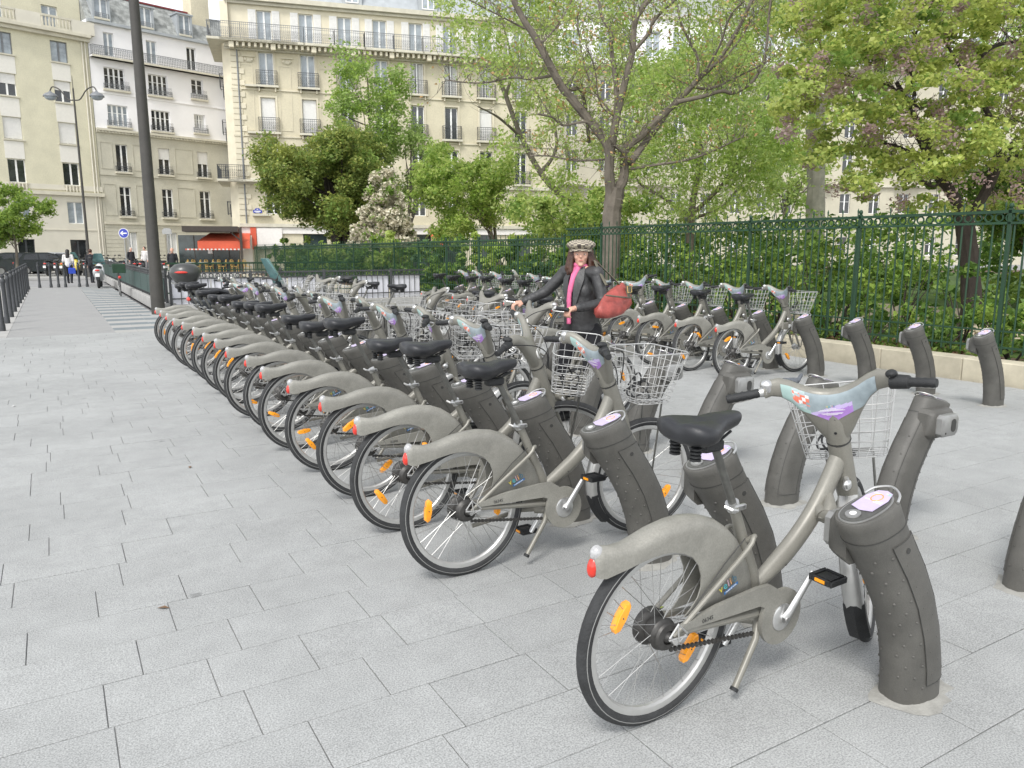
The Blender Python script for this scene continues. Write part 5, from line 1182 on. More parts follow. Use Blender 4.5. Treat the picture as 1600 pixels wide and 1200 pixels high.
# redbud on the right
T = thing('flowering_tree', (0, 0, 0), 0, 'yellow green tree with mauve blossom and dark crooked trunk at the right', 'tree')
tips = limbs(T, RED, 15.5, 'bark_dark', twigs=2, seed=8)
cl = []
c1 = []
while len(cl) + len(c1) < 760:
    px = rg.uniform(1205, 1700); py = rg.uniform(-90, 335)
    e = ((px - 1450) / 245) ** 2 + ((py - 120) / 215) ** 2
    if px < 1460 and e > 1.12: continue
    if py > 285 and rg.random() < .6: continue
    if 1180 < px < 1330 and py > 190 and rg.random() < .35: continue
    f = 15.5 + rg.uniform(-2.6, 2.2); u, z = px2(px, py, f)
    (c1 if rg.random() < .30 else cl).append((*UZ(u, f, z), rg.uniform(.16, .44), rg.uniform(60, 140), .5))
leaves('crown', T, cl, .044, ['leaf_yellow', 'leaf_lime', 'leaf_mid'], [.58, .22, .2], seed=4, aspect=.75)
leaves('blossom', T, [(a, b, c, d * .75, n * 1.0, .8) for a, b, c, d, n, s in c1], .034, ['leaf_mauve', 'leaf_yellow'], [.85, .15], seed=6, aspect=.6)
# pale plane tree trunk
T = thing('plane_tree', (0, 0, 0), 0, 'tall plane tree with pale smooth trunk behind the mauve blossom tree', 'tree')
limbs(T, PLANE, 32, 'bark_pale', twigs=0)
cl = []
for _ in range(120):
    px = rg.uniform(1080, 1640); py = rg.uniform(-160, 120); f = 32 + rg.uniform(-3, 3); u, z = px2(px, py, f); cl.append((*UZ(u, f, z), rg.uniform(.5, 1.1), rg.uniform(60, 130), .8))
for _ in range(110):
    px = rg.uniform(1300, 1700); py = rg.uniform(-120, 130); f = 30 + rg.uniform(-3, 3); u, z = px2(px, py, f); cl.append((*UZ(u, f, z), rg.uniform(.5, 1.1), rg.uniform(70, 150), .8))
leaves('crown', T, cl, .10, ['leaf_willow', 'leaf_lime'], [.6, .4], seed=9)
# willowy green tree in the middle distance
T = thing('broadleaf_tree', (0, 0, 0), 0, 'fresh lime green feathery tree filling the middle, behind the forked trunk', 'tree')
W2 = [([px2(1075, 400, 25), px2(1078, 340, 25), px2(1082, 300, 25), px2(1090, 240, 25)], .16, .08, 0), ([px2(1078, 340, 25), px2(1040, 310, 25), px2(1005, 285, 25), px2(985, 240, 25)], .07, .03, 1), ([px2(1080, 335, 25), px2(1120, 290, 25), px2(1150, 230, 25), px2(1165, 170, 25)], .08, .03, -1), ([px2(1060, 345, 25), px2(1120, 330, 25), px2(1160, 290, 25), px2(1185, 250, 25)], .06, .03, .5), ([px2(1090, 240, 25), px2(1085, 190, 25), px2(1070, 140, 25)], .05, .02, .5)]
limbs(T, W2, 25, 'bark', twigs=1, seed=3)
cl = []
for _ in range(460):
    px = rg.uniform(960, 1235); py = rg.uniform(85, 345)
    if ((px - 1095) / 140) ** 2 + ((py - 225) / 135) ** 2 > 1 and rg.random() < .8: continue
    if py > 290 and rg.random() < .55: continue
    f = 25 + rg.uniform(-3.5, 3.5); u, z = px2(px, py, f); cl.append((*UZ(u, f, z), rg.uniform(.30, .75), rg.uniform(45, 110), 1.1))
leaves('crown', T, cl, .075, ['leaf_willow', 'leaf_bright', 'leaf_lime'], [.5, .3, .2], seed=12, aspect=.35, flat=-.1)
# high canopy over the middle
T = thing('broadleaf_tree', (0, 0, 0), 0, 'tall thin leaved tree whose pale green canopy fills the top middle', 'tree')
limbs(T, SIDE, 27, 'bark', twigs=1, seed=21)
cl = []
for _ in range(820):
    px = rg.uniform(700, 1330); py = rg.uniform(-190, 200)
    lim = 115 + 75 * math.exp(-((px - 880) / 120) ** 2) - .12 * max(0, 790 - px) ; lim = min(lim, 60 + (px - 690) * 1.3)
    if py > lim: continue
    if 985 < px < 1075 and 42 < py < 105 and rg.random() < .9: continue
    f = 27 + rg.uniform(-3, 3); u, z = px2(px, py, f); cl.append((*UZ(u, f, z), rg.uniform(.4, .95), rg.uniform(45, 110), 1.0))
for _ in range(70):
    px = rg.uniform(780, 960); py = rg.uniform(170, 345); f = 27 + rg.uniform(-2, 2); u, z = px2(px, py, f); cl.append((*UZ(u, f, z), rg.uniform(.3, .7), rg.uniform(30, 90), 1.0))
leaves('crown', T, cl, .075, ['leaf_lime', 'leaf_willow', 'leaf_bright'], [.45, .35, .2], seed=13, aspect=.38, flat=-.05)
def simple_tree(label, pxs, pys, f, df, n, r, per, size, mats, wts, seed, trunk_px, tw, name='broadleaf_tree', shape='ell', bark='bark', aspect=.6, stems=1, extra=()):
    T = thing(name, (0, 0, 0), 0, label, 'tree'); rg_ = np.random.default_rng(seed); rr = random.Random(seed)
    u0, z1 = px2(pxs[0], pys[0], f); u1, z0 = px2(pxs[1], pys[1], f)
    cl = crown(u0, u1, z0, z1, f, df, n, r, per, rg_, shape)
    tu, _ = px2(trunk_px, 0, f); base = Vector(UZ(tu, f, -.1)); top = Vector(UZ((u0 + u1) / 2 * .6 + tu * .4, f, z0 + (z1 - z0) * .75))
    for s in range(stems):
        b0 = base + Vector((rr.uniform(-.4, .4), rr.uniform(-.3, .3), 0)) * (stems > 1); tt = top + Vector((rr.uniform(-1, 1), rr.uniform(-.5, .5), rr.uniform(-.5, .2))) * (stems > 1)
        Q = bez([b0, b0.lerp(tt, .35) + Vector((rr.uniform(-.15, .15), 0, 0)), b0.lerp(tt, .7), tt], 4); MB().tube(Q, [tw * (1.2 - .95 * k / (len(Q) - 1)) for k in range(len(Q))], 8).build('trunk', bark, T)
    for k in range(16):
        c = cl[rr.randrange(len(cl))]; h = rr.uniform(.3, .85); a = base.lerp(top, h); e = Vector(c[:3])
        if e.z < a.z - .5: continue
        MB().tube([a, a.lerp(e, .5) + Vector((0, 0, -.1)), e], [tw * .35, tw * .22, tw * .06], 5).build('branch', bark, T)
    leaves('crown', T, cl + list(extra), size, mats, wts, seed=seed, aspect=aspect); return T
simple_tree('large dark evergreen tree with yellowish tips in front of the corner building', (420, 616), (210, 374), 42, 3.4, 260, .72, 240, .088, ['leaf_ever', 'leaf_evertip', 'leaf_mid'], [.46, .38, .16], 31, 545, .22, 'evergreen_tree', stems=5, bark='bark_dark')
simple_tree('light green airy tree rising above the dark evergreen', (515, 640), (92, 262), 46, 2.6, 130, .7, 75, .095, ['leaf_poplar', 'leaf_bright'], [.7, .3], 32, 590, .14)
simple_tree('small light green tree tucked between the evergreen and the white blossom tree', (600, 700), (190, 330), 47, 2.0, 80, .6, 70, .09, ['leaf_poplar', 'leaf_willow'], [.6, .4], 45, 640, .12)
simple_tree('small conical tree covered in cream white blossom', (548, 652), (262, 385), 35, 1.5, 210, .30, 130, .075, ['blossom', 'leaf_mid'], [.85, .15], 33, 598, .08, 'blossom_tree', 'cone', aspect=.8)
simple_tree('round mid green tree left of the woman, behind the fence', (648, 800), (240, 372), 32, 2.6, 230, .45, 85, .070, ['leaf_bright', 'leaf_mid', 'leaf_lime'], [.35, .25, .4], 34, 785, .09, stems=3)
simple_tree('low green bushy tree by the fence behind the forked trunk', (800, 1010), (300, 385), 24, 2.0, 90, .4, 90, .07, ['leaf_mid', 'leaf_lime'], [.5, .5], 35, 860, .06)
simple_tree('small street tree with bright green layered leaves at the left edge', (-30, 74), (290, 384), 47, 1.6, 80, .5, 110, .10, ['leaf_bright', 'leaf_mid'], [.5, .5], 36, 22, .08, 'street_tree')
simple_tree('dark green dense tree at the right edge behind the fence', (1530, 1760), (240, 400), 19, 2.5, 160, .5, 130, .07, ['leaf_shrub', 'leaf_bright', 'leaf_mid'], [.45, .3, .25], 37, 1640, .12, 'evergreen_tree')
simple_tree('distant pale green tree in front of the far building', (1150, 1330), (215, 330), 42, 2.5, 60, .7, 60, .11, ['leaf_willow', 'leaf_lime'], [.5, .5], 38, 1215, .1)
# shrubs behind the fence: individual bushes along the bed
def shrub(x, y, r, h, n, size, mats, wts, seed, label, grp):
    T = thing('shrub', (0, 0, 0), 0, label, 'shrub', grp); rr = np.random.default_rng(seed); cl = []
    for _ in range(int(16 * r * h)):
        a = rr.uniform(0, 2 * pi); q = r * math.sqrt(rr.random()); z = .2 + h * rr.random() * (1 - .35 * (q / r) ** 2); cl.append((x + q * math.cos(a), y + q * math.sin(a), z, rr.uniform(.12, .30), n * rr.uniform(.5, 1.3), .9))
    leaves('foliage', T, cl, size, mats, wts, seed=seed, aspect=.62)
    for k in range(7): a = rr.uniform(0, 2 * pi); e = Vector((x + r * .6 * math.cos(a), y + r * .6 * math.sin(a), h * rr.uniform(.6, 1.0))); MB().tube([(x, y, .05), (x + .15 * math.cos(a), y + .15 * math.sin(a), h * .4), e], [.018, .012, .004], 5).build('stem', 'bark_dark', T)
kinds = [(['leaf_shrub', 'leaf_bright'], [.6, .4], 'mid green'), (['leaf_bright', 'leaf_lime'], [.6, .4], 'bright yellow green'), (['leaf_shrub', 'leaf_mid'], [.75, .25], 'dark green'), (['leaf_bluegreen', 'leaf_bright'], [.65, .35], 'blue green')]
k = 0; y = 3.2
while y < 15.2:
    for row in range(2):
        kd = kinds[(k * 5 + row * 3) % 4]; x = [10.9, 12.5][row] + rs.uniform(-.25, .3); h = [rs.uniform(.7, 1.35), rs.uniform(1.2, 2.0)][row]
        if row == 0 and 5.0 < y < 6.6: h *= .6
        if row == 1 and (4.6 < y < 5.6 or 7.6 < y < 8.4): h *= .7
        shrub(x, y + row * .5, rs.uniform(.55, .8), h, 62, [.05, .06][row], kd[0], kd[1], 100 + k, f'{kd[2]} leafy shrub behind the tall fence, {ORD[k // 2]} from the right in the {["front", "back"][row]} row', 'shrubs behind the tall fence'); k += 1
    y += 1.02
k = 0; y = 15.6
while y < 45:
    kd = kinds[(k * 3) % 4]; shrub(11.3 + rs.uniform(-.2, .6), y, 1.1, rs.uniform(1.6, 2.2), 75, .085, kd[0], kd[1], 200 + k, f'{kd[2]} shrub behind the low fence, {ORD[min(k, 17)]} going away from the woman', 'shrubs behind the low far fence'); y += 1.75; k += 1
# deeper planting, reads as one mass
cl = []
for _ in range(300): cl.append((rs.uniform(19.5, 27), rs.uniform(4, 34), rs.uniform(.2, 2.6), rs.uniform(.4, .8), 70, .8))
leaves('shrubbery', None, cl, .10, ['leaf_shrub', 'leaf_mid', 'leaf_bright'], [.5, .25, .25], seed=71)
cl = []
for _ in range(150): cl.append((rs.uniform(10.3, 13.3), rs.uniform(2.5, 15), .17, rs.uniform(.2, .5), 40, .12))
leaves('ground_cover', None, cl, .045, ['leaf_shrub', 'leaf_mid', 'leaf_litter'], [.4, .3, .3], seed=72)
cl = [(rs.uniform(10.05, 10.9), rs.uniform(2.5, 14), .13, .35, 45, .05) for _ in range(120)]
leaves('leaf_litter', None, cl, .028, ['leaf_litter'], [1], seed=73)
# ------------------------------------------------------------ people
def person(T, pts, sc_head=1., vox=.012, cloth=(), hair=None, headrot=0., face=True):
    """pts: joints in metres, x forward, y left; one continuous body mesh, clothes over it as children"""
    J = {k: Vector(v) for k, v in pts.items()}
    b = MB(); b.capsule(J['pelvis'], J['chest'], .125, .125, 14); b.capsule(J['chest'], J['neck'] - Vector((0, 0, .05)), .12, .075, 14); b.capsule(J['neck'] - Vector((0, 0, .06)), J['head'] - Vector((0, 0, .03)), .052, .050, 12)
    hr = Matrix.Rotation(headrot, 3, 'Z'); H = J['head']
    def hp(x, y, z): return H + hr @ Vector((x, y, z))
    b.ellipsoid(hp(0, 0, .02), (.092, .074, .105), 18, 14, hr); b.ellipsoid(hp(.024, 0, -.045), (.062, .054, .062), 14, 10, hr)
    if face:
        b.capsule(hp(.078, 0, .010), hp(.094, 0, -.020), .009, .0105, 8); b.ellipsoid(hp(.070, 0, -.050), (.016, .026, .012), 10, 6, hr); b.ellipsoid(hp(.070, 0, -.088), (.018, .024, .016), 10, 6, hr)
        for s in (-1, 1): b.ellipsoid(hp(-.005, s * .073, -.005), (.016, .008, .028), 8, 6, hr); b.ellipsoid(hp(.064, s * .036, -.022), (.022, .020, .022), 8, 6, hr)
    for s in ('l', 'r'):
        b.capsule(J['sh_' + s], J['el_' + s], .046, .038); b.capsule(J['el_' + s], J['wr_' + s], .038, .025); b.capsule(J['neck'] - Vector((0, 0, .03)), J['sh_' + s], .05, .052)
        b.capsule(J['hip_' + s], J['kn_' + s], .080, .052); b.capsule(J['kn_' + s], J['an_' + s], .050, .036); b.capsule(J['an_' + s] + Vector((-.03, 0, -.03)), J['an_' + s] + Vector((.13, 0, -.045)), .034, .030)
        d = (J['wr_' + s] - J['el_' + s]).normalized(); w_ = J['wr_' + s]
        fd = Vector(pts.get('fd_' + s, tuple(d))).normalized(); side = Vector(pts.get('sd_' + s, (0, 1, 0))); side = (side - fd * side.dot(fd)).normalized(); dn = fd.cross(side); dn = dn if dn.z < 0 else -dn
        b.capsule(w_, w_ + fd * .055, .024, .026, 8); 
        for k in range(4):
            q = side * (-.030 + .020 * k); L_ = (.034, .038, .040, .034)[k]; p0 = w_ + fd * .065 + q; p1 = p0 + fd * L_ * .8 + dn * .012; p2 = p1 + fd * L_ * .2 + dn * .034; p3 = p2 - fd * .02 + dn * .018
            b.capsule(w_ + fd * .03 + q * .8, p0, .013, .0105, 8); b.tube([p0, p1, p2, p3], [.0105, .0100, .0095, .0085], 8)
        th = w_ + fd * .015 + side * (.036 if s == 'r' else -.036); b.tube([w_ + fd * .005, th + dn * .01, th + fd * .035 + dn * .03], [.014, .012, .010], 8)
    bo = remesh('body', b, 'skin', vox, T, 3)
    return J, hp, hr, bo
W = thing('person', (4.07, 5.64, 0), R(200), 'woman in a checked cap and black leather jacket holding a bicycle among the rows', 'person')
J_ = dict(pelvis=(-.02, 0, .90), chest=(0, 0, 1.20), neck=(.02, .01, 1.43), head=(.035, .015, 1.535), sh_l=(.02, .175, 1.375), sh_r=(.0, -.175, 1.375), el_l=(.05, .27, 1.12), wr_l=(.335, .165, 1.085), el_r=(.10, -.32, 1.20), wr_r=(.215, -.50, 1.100),
          hip_l=(-.02, .10, .86), hip_r=(-.02, -.10, .86), kn_l=(.06, .16, .47), kn_r=(.05, -.15, .47), an_l=(-.02, .19, .08), an_r=(-.02, -.18, .08), fd_l=(.95, -.2, -.12), fd_r=(.75, -.55, -.10), sd_l=(.3, 1, 0), sd_r=(.5, .85, 0))
J, hp, hr, bo = person(W, J_, vox=.0075, headrot=R(34))
for s in (-1, 1):
    e = MB().ellipsoid(hp(.0795, s * .029, .004), (.006, .0105, .0055), 10, 8, hr).build('eye', 'eyewhite', W); MB().ellipsoid(hp(.0835, s * .029, .004), (.004, .0052, .0052), 8, 6, hr).build('iris', 'iris', e)
    MB().tube([hp(.084, s * .014, .026), hp(.088, s * .030, .031), hp(.078, s * .048, .025)], .0032, 5).build('eyebrow', 'hair', W)
MB().tube([hp(.0825, -.019, -.052), hp(.0875, 0, -.050), hp(.0825, .019, -.052)], [.002, .0042, .002], 8, flat=.7).build('lips', 'lips', W)
# hair
h = MB(); h.ellipsoid(hp(-.018, 0, .030), (.098, .088, .105), 16, 12, hr)
for s in (-1, 1):
    h.capsule(hp(-.03, s * .075, .03), hp(-.02, s * .100, -.12), .038, .046, 10); h.capsule(hp(-.02, s * .094, -.08), hp(.01, s * .100, -.165), .040, .028, 10); h.capsule(hp(.0, s * .085, -.02), hp(.03, s * .112, -.11), .020, .018, 8); h.capsule(hp(.028, s * .076, -.02), hp(.04, s * .088, -.15), .020, .026, 8)
h.capsule(hp(-.07, 0, .0), hp(-.09, 0, -.17), .07, .06, 12); h.capsule(hp(-.05, .10, -.05), hp(-.06, .155, -.10), .04, .03, 10)
ho = remesh('hair', h, 'hair', .009, W, 3)
# checked cap with peak
cp = MB(); n = 28
prof = [(.099, .044), (.104, .054), (.126, .064), (.140, .080), (.134, .098), (.104, .116), (.055, .127), (.004, .129)]
rings = [[hp(r_ * 1.04 * math.cos(2 * pi * k / n) * (1 + .02 * math.sin(6 * 2 * pi * k / n)) - .012, r_ * .93 * math.sin(2 * pi * k / n) * (1 + .02 * math.sin(6 * 2 * pi * k / n)), z + .004 * math.cos(5 * 2 * pi * k / n)) for k in range(n)] for r_, z in prof]
cp.loft(rings, False, True); cap = cp.build('cap', 'capcheck', W, ang=60)
pk = MB(); rings = []
for t, z in ((0, .052), (.35, .051), (.7, .046), (1, .038)):
    ring = []
    for q in np.linspace(-1, 1, 12): a = q * R(78); rr = .098 + .034 * t * math.cos(a * .9); ring.append(hp(rr * math.cos(a) * 1.02 - .008, rr * .93 * math.sin(a), z - .010 * abs(q) * t))
    ring2 = [p + Vector((0, 0, -.005)) for p in reversed(ring)]; rings.append(ring + ring2)
pk.loft(rings); peak = pk.build('cap_peak', 'capcheck', cap, ang=60)
band_ = MB().tube([hp(.101 * 1.03 * math.cos(a) - .010, .101 * .93 * math.sin(a), .046) for a in [2 * pi * k / 24 for k in range(24)]], .004, 6, loop=True).build('cap_band', 'capcheck', cap)
def cap_uv(me, kx=46, kz=46):
    uv = me.uv_layers.new(name='UVMap'); c = hp(-.01, 0, .05); inv = hr.transposed()
    for lp in me.loops:
        v = inv @ (me.vertices[lp.vertex_index].co - c); a = math.atan2(v.y, v.x); uv.data[lp.index].uv = (a * 26 / (2 * pi), (v.z + math.hypot(v.x, v.y) * -1.1) * 55)
for o in (cap, peak, band_): cap_uv(o.data)
# leather jacket (open), pink scarf, trousers
jk = MB(); jk.capsule((-.02, 0, .90), (0, 0, 1.18), .165, .150, 18); jk.capsule((0, 0, 1.15), (.01, 0, 1.34), .148, .118, 18); jk.ellipsoid((.045, .06, 1.21), (.09, .085, .095)); jk.ellipsoid((.045, -.06, 1.21), (.09, .085, .095)); jk.ellipsoid((-.03, 0, .88), (.175, .185, .11))
for s, sg in (('l', 1), ('r', -1)):
    jk.capsule(J['neck'] + Vector((0, sg * .05, -.05)), J['sh_' + s], .055, .068, 12); jk.capsule(J['sh_' + s], J['el_' + s], .062, .050, 14); jk.capsule(J['el_' + s], J['el_' + s].lerp(J['wr_' + s], .90), .050, .038, 14)
    for q in (.25, .45, .62, .8): c = J['sh_' + s].lerp(J['el_' + s], q); jk.ellipsoid(c, (.060 - .010 * q, .060 - .010 * q, .010), 12, 6)
    for q in (.2, .38, .56, .72, .86):
        a_, b_ = J['el_' + s], J['wr_' + s]; c = a_.lerp(b_, q); ro = (b_ - a_).to_track_quat('Z', 'Y').to_matrix(); jk.ellipsoid(c, (.053 - .010 * q, .053 - .010 * q, .009), 12, 6, ro)
jo = remesh('jacket', jk, 'leather', .0085, W, 2)
lp_ = MB()
for s in (-1, 1):
    lp_.loft([[Vector(p) for p in r_] for r_ in (((.075, s * .040, 1.43), (.055, s * .075, 1.44), (.05, s * .075, 1.43), (.068, s * .040, 1.42)), ((.150, s * .035, 1.33), (.118, s * .110, 1.33), (.110, s * .110, 1.32), (.140, s * .035, 1.32)), ((.172, s * .030, 1.22), (.150, s * .095, 1.24), (.140, s * .09, 1.23), (.160, s * .030, 1.21)), ((.170, s * .026, 1.05), (.168, s * .040, 1.05), (.150, s * .040, 1.05), (.155, s * .026, 1.05)))])
lp_.build('jacket_lapels', 'leather', jo, ang=50)
sf = MB()
sf.tube([(.062 * math.cos(a) + .02, .062 * math.sin(a), 1.435 + .012 * math.cos(a)) for a in [2 * pi * k / 18 for k in range(18)]], .022, 8, loop=True)
sf.tube(bez([(.075, .022, 1.425), (.135, .006, 1.33), (.172, -.004, 1.20), (.178, -.006, 1.05), (.185, .0, .93)], 5), [.024] * 10 + [.019] * 11, 10, flat=1.1); sf.tube(bez([(.075, -.022, 1.425), (.13, -.010, 1.33), (.165, -.012, 1.22), (.17, -.020, 1.12)], 5), .018, 8)
remesh('scarf', sf, 'pink', .007, W, 1)
tr = MB()
for s in ('l', 'r'): tr.capsule(J['hip_' + s], J['kn_' + s], .098, .070, 14); tr.capsule(J['kn_' + s], J['an_' + s] + Vector((0, 0, .03)), .070, .055, 14)
tr.capsule((-.02, .04, .90), (-.02, -.04, .90), .13, .13, 12); remesh('trousers', tr, 'trousers', .012, W, 3)
for s in ('l', 'r'): a = J['an_' + s]; MB().capsule(a + Vector((-.04, 0, -.03)), a + Vector((.16, 0, -.045)), .045, .038, 12).build('shoe', 'rubber', W)
MB().lathe([(.0082, -.002), (.0100, 0), (.0082, .002)], 12, 'x', c=tuple(J['wr_l'] + Vector((.085, 0, -.002)))).build('ring', 'brass', W)
# the red handbag on her shoulder
Bg = thing('handbag', (4.07, 5.64, 0), R(200), 'soft red leather handbag with olive strap and buckle hanging from the woman\'s shoulder', 'handbag')
bg = MB(); rings = []; cx, cy, cz = -.07, .30, 1.135
for t, hx, hy, dz in ((-1, .19, .055, 0), (-.92, .245, .080, 0), (-.6, .27, .092, 0), (-.2, .265, .088, .0), (.2, .235, .072, 0), (.6, .19, .052, 0), (.9, .155, .032, 0), (1, .145, .022, 0)):
    ring = []
    for k in range(40):
        a = 2 * pi * k / 40; fold = 1 + .035 * math.sin(7 * a + t * 3) + .02 * math.sin(13 * a - t * 5)
        ring.append((cx + hx * math.cos(a) * fold, cy + hy * math.sin(a) * (fold + .03 * math.sin(9 * a + t)), cz + t * .108 + .016 * math.cos(2 * a) * (t < 0) - .05 * math.cos(a)))
    rings.append(ring)
bg.loft(rings); bagb = bg.build('bag_body', 'bagred', Bg, ang=70)
MB().tube(bez([(cx + .12, cy, cz + .14), (.045, .265, 1.32), (.02, .165, 1.462), (-.03, .150, 1.462), (-.10, .235, 1.36), (cx - .12, cy + .015, cz + .11)], 6), .021, 8, flat=.35, ref=(1, 0, 0)).build('strap', 'strapolive', Bg)
MB().cbox(cx - .165, cx - .115, cy + .045, cy + .075, cz + .02, cz + .12, .006).build('strap_tab', 'strapolive', Bg)
MB().tube([(cx - .175, cy + .075, cz + .07), (cx - .105, cy + .078, cz + .07), (cx - .105, cy + .070, cz + .125), (cx - .175, cy + .070, cz + .125)], .005, 6, loop=True).build('buckle', 'brass', Bg)
MB().tube([(cx - .21, cy + .055, cz + .02), (cx - .05, cy + .096, cz + .03), (cx + .1, cy + .094, cz + .045), (cx + .21, cy + .05, cz + .06)], .007, 6).build('piping', 'strapolive', Bg)
# small distant passers-by
def passer(u, f, z0, rz, top, bottom, hairm, label, h=1.7, long=False, lean=0.):
    T = thing('person', tuple(vp(u, f, z0)), rz, label, 'person'); k = h / 1.7
    pts = dict(pelvis=(0, 0, .92 * k), chest=(0, 0, 1.22 * k), neck=(0, 0, 1.44 * k), head=(.02, 0, 1.56 * k), sh_l=(0, .17, 1.38 * k), sh_r=(0, -.17, 1.38 * k), el_l=(-.03, .22, 1.12 * k), wr_l=(.08, .22, .90 * k), el_r=(-.03, -.22, 1.12 * k), wr_r=(.10, -.20, .92 * k),
               hip_l=(0, .09, .88 * k), hip_r=(0, -.09, .88 * k), kn_l=(.10, .10, .48 * k), kn_r=(-.02, -.10, .48 * k), an_l=(.10, .10, .08), an_r=(-.16, -.10, .10))
    J, hp, hr, bo = person(T, pts, vox=.018, face=True)
    j = MB(); j.capsule((0, 0, .94 * k), (0, 0, 1.22 * k), .15, .145, 14); j.capsule((0, 0, 1.2 * k), (0, 0, 1.36 * k), .14, .11, 14)
    for s in ('l', 'r'): j.capsule(J['neck'] - Vector((0, 0, .05)), J['sh_' + s], .05, .06); j.capsule(J['sh_' + s], J['el_' + s], .062, .05); j.capsule(J['el_' + s], J['el_' + s].lerp(J['wr_' + s], .88), .05, .038)
    remesh('jacket', j, top, .018, T, 2)
    t = MB()
    for s in ('l', 'r'): t.capsule(J['hip_' + s], J['kn_' + s], .092, .066); t.capsule(J['kn_' + s], J['an_' + s], .066, .052); t.capsule(J['an_' + s] + Vector((-.03, 0, -.02)), J['an_' + s] + Vector((.14, 0, -.04)), .042, .036)
    t.capsule((0, .04, .9 * k), (0, -.04, .9 * k), .12, .12); remesh('trousers', t, bottom, .018, T, 2)
    hb = MB().ellipsoid(hp(-.018, 0, .035), (.098, .086, .098), 14, 10)
    if long: hb.capsule(hp(-.05, 0, .0), hp(-.08, 0, -.24), .085, .09)
    hb.build('hair', hairm, T); return T
passer(-21.0, 36.8, -.02, R(75), 'cloth_white', 'cloth_black', 'hair_black', 'woman with long black hair and white jacket walking away down the path', 1.62, True)
bb = MB().cbox(-.15, .15, -.07, .07, 0, .28, .02).tube([(-.08, 0, .26), (-.07, 0, .48), (.07, 0, .48), (.08, 0, .26)], .012, 6).build('carrier_bag', 'bagblue'); bb.location = vp(-20.75, 36.6, .45); tag(bb, 'blue shopping bag carried by the woman in the white jacket', 'bag')
passer(-20.9, 38.6, -.08, R(60), 'cloth_black', 'cloth_black', 'hair', 'person in dark clothes just beyond the woman in the white jacket', 1.7)
passer(-23.0, 47, -.02, R(-60), 'cloth_black', 'cloth_grey', 'hair_grey', 'white haired man in an open black jacket by the far windows', 1.75)
passer(-22.3, 47.3, -.02, R(-130), 'cloth_white', 'cloth_grey', 'hair_black', 'person in a white shirt just left of the tall lamp post', 1.8)
passer(-16.8, 38.5, -.08, R(-100), 'cloth_black', 'cloth_black', 'skin', 'bald man in a black jacket just right of the tall lamp post', 1.75)
passer(-25.6, 33, -.02, R(-40), 'cloth_green', 'cloth_green', 'hair_black', 'person in dark olive clothes behind the left bollards', 1.72)

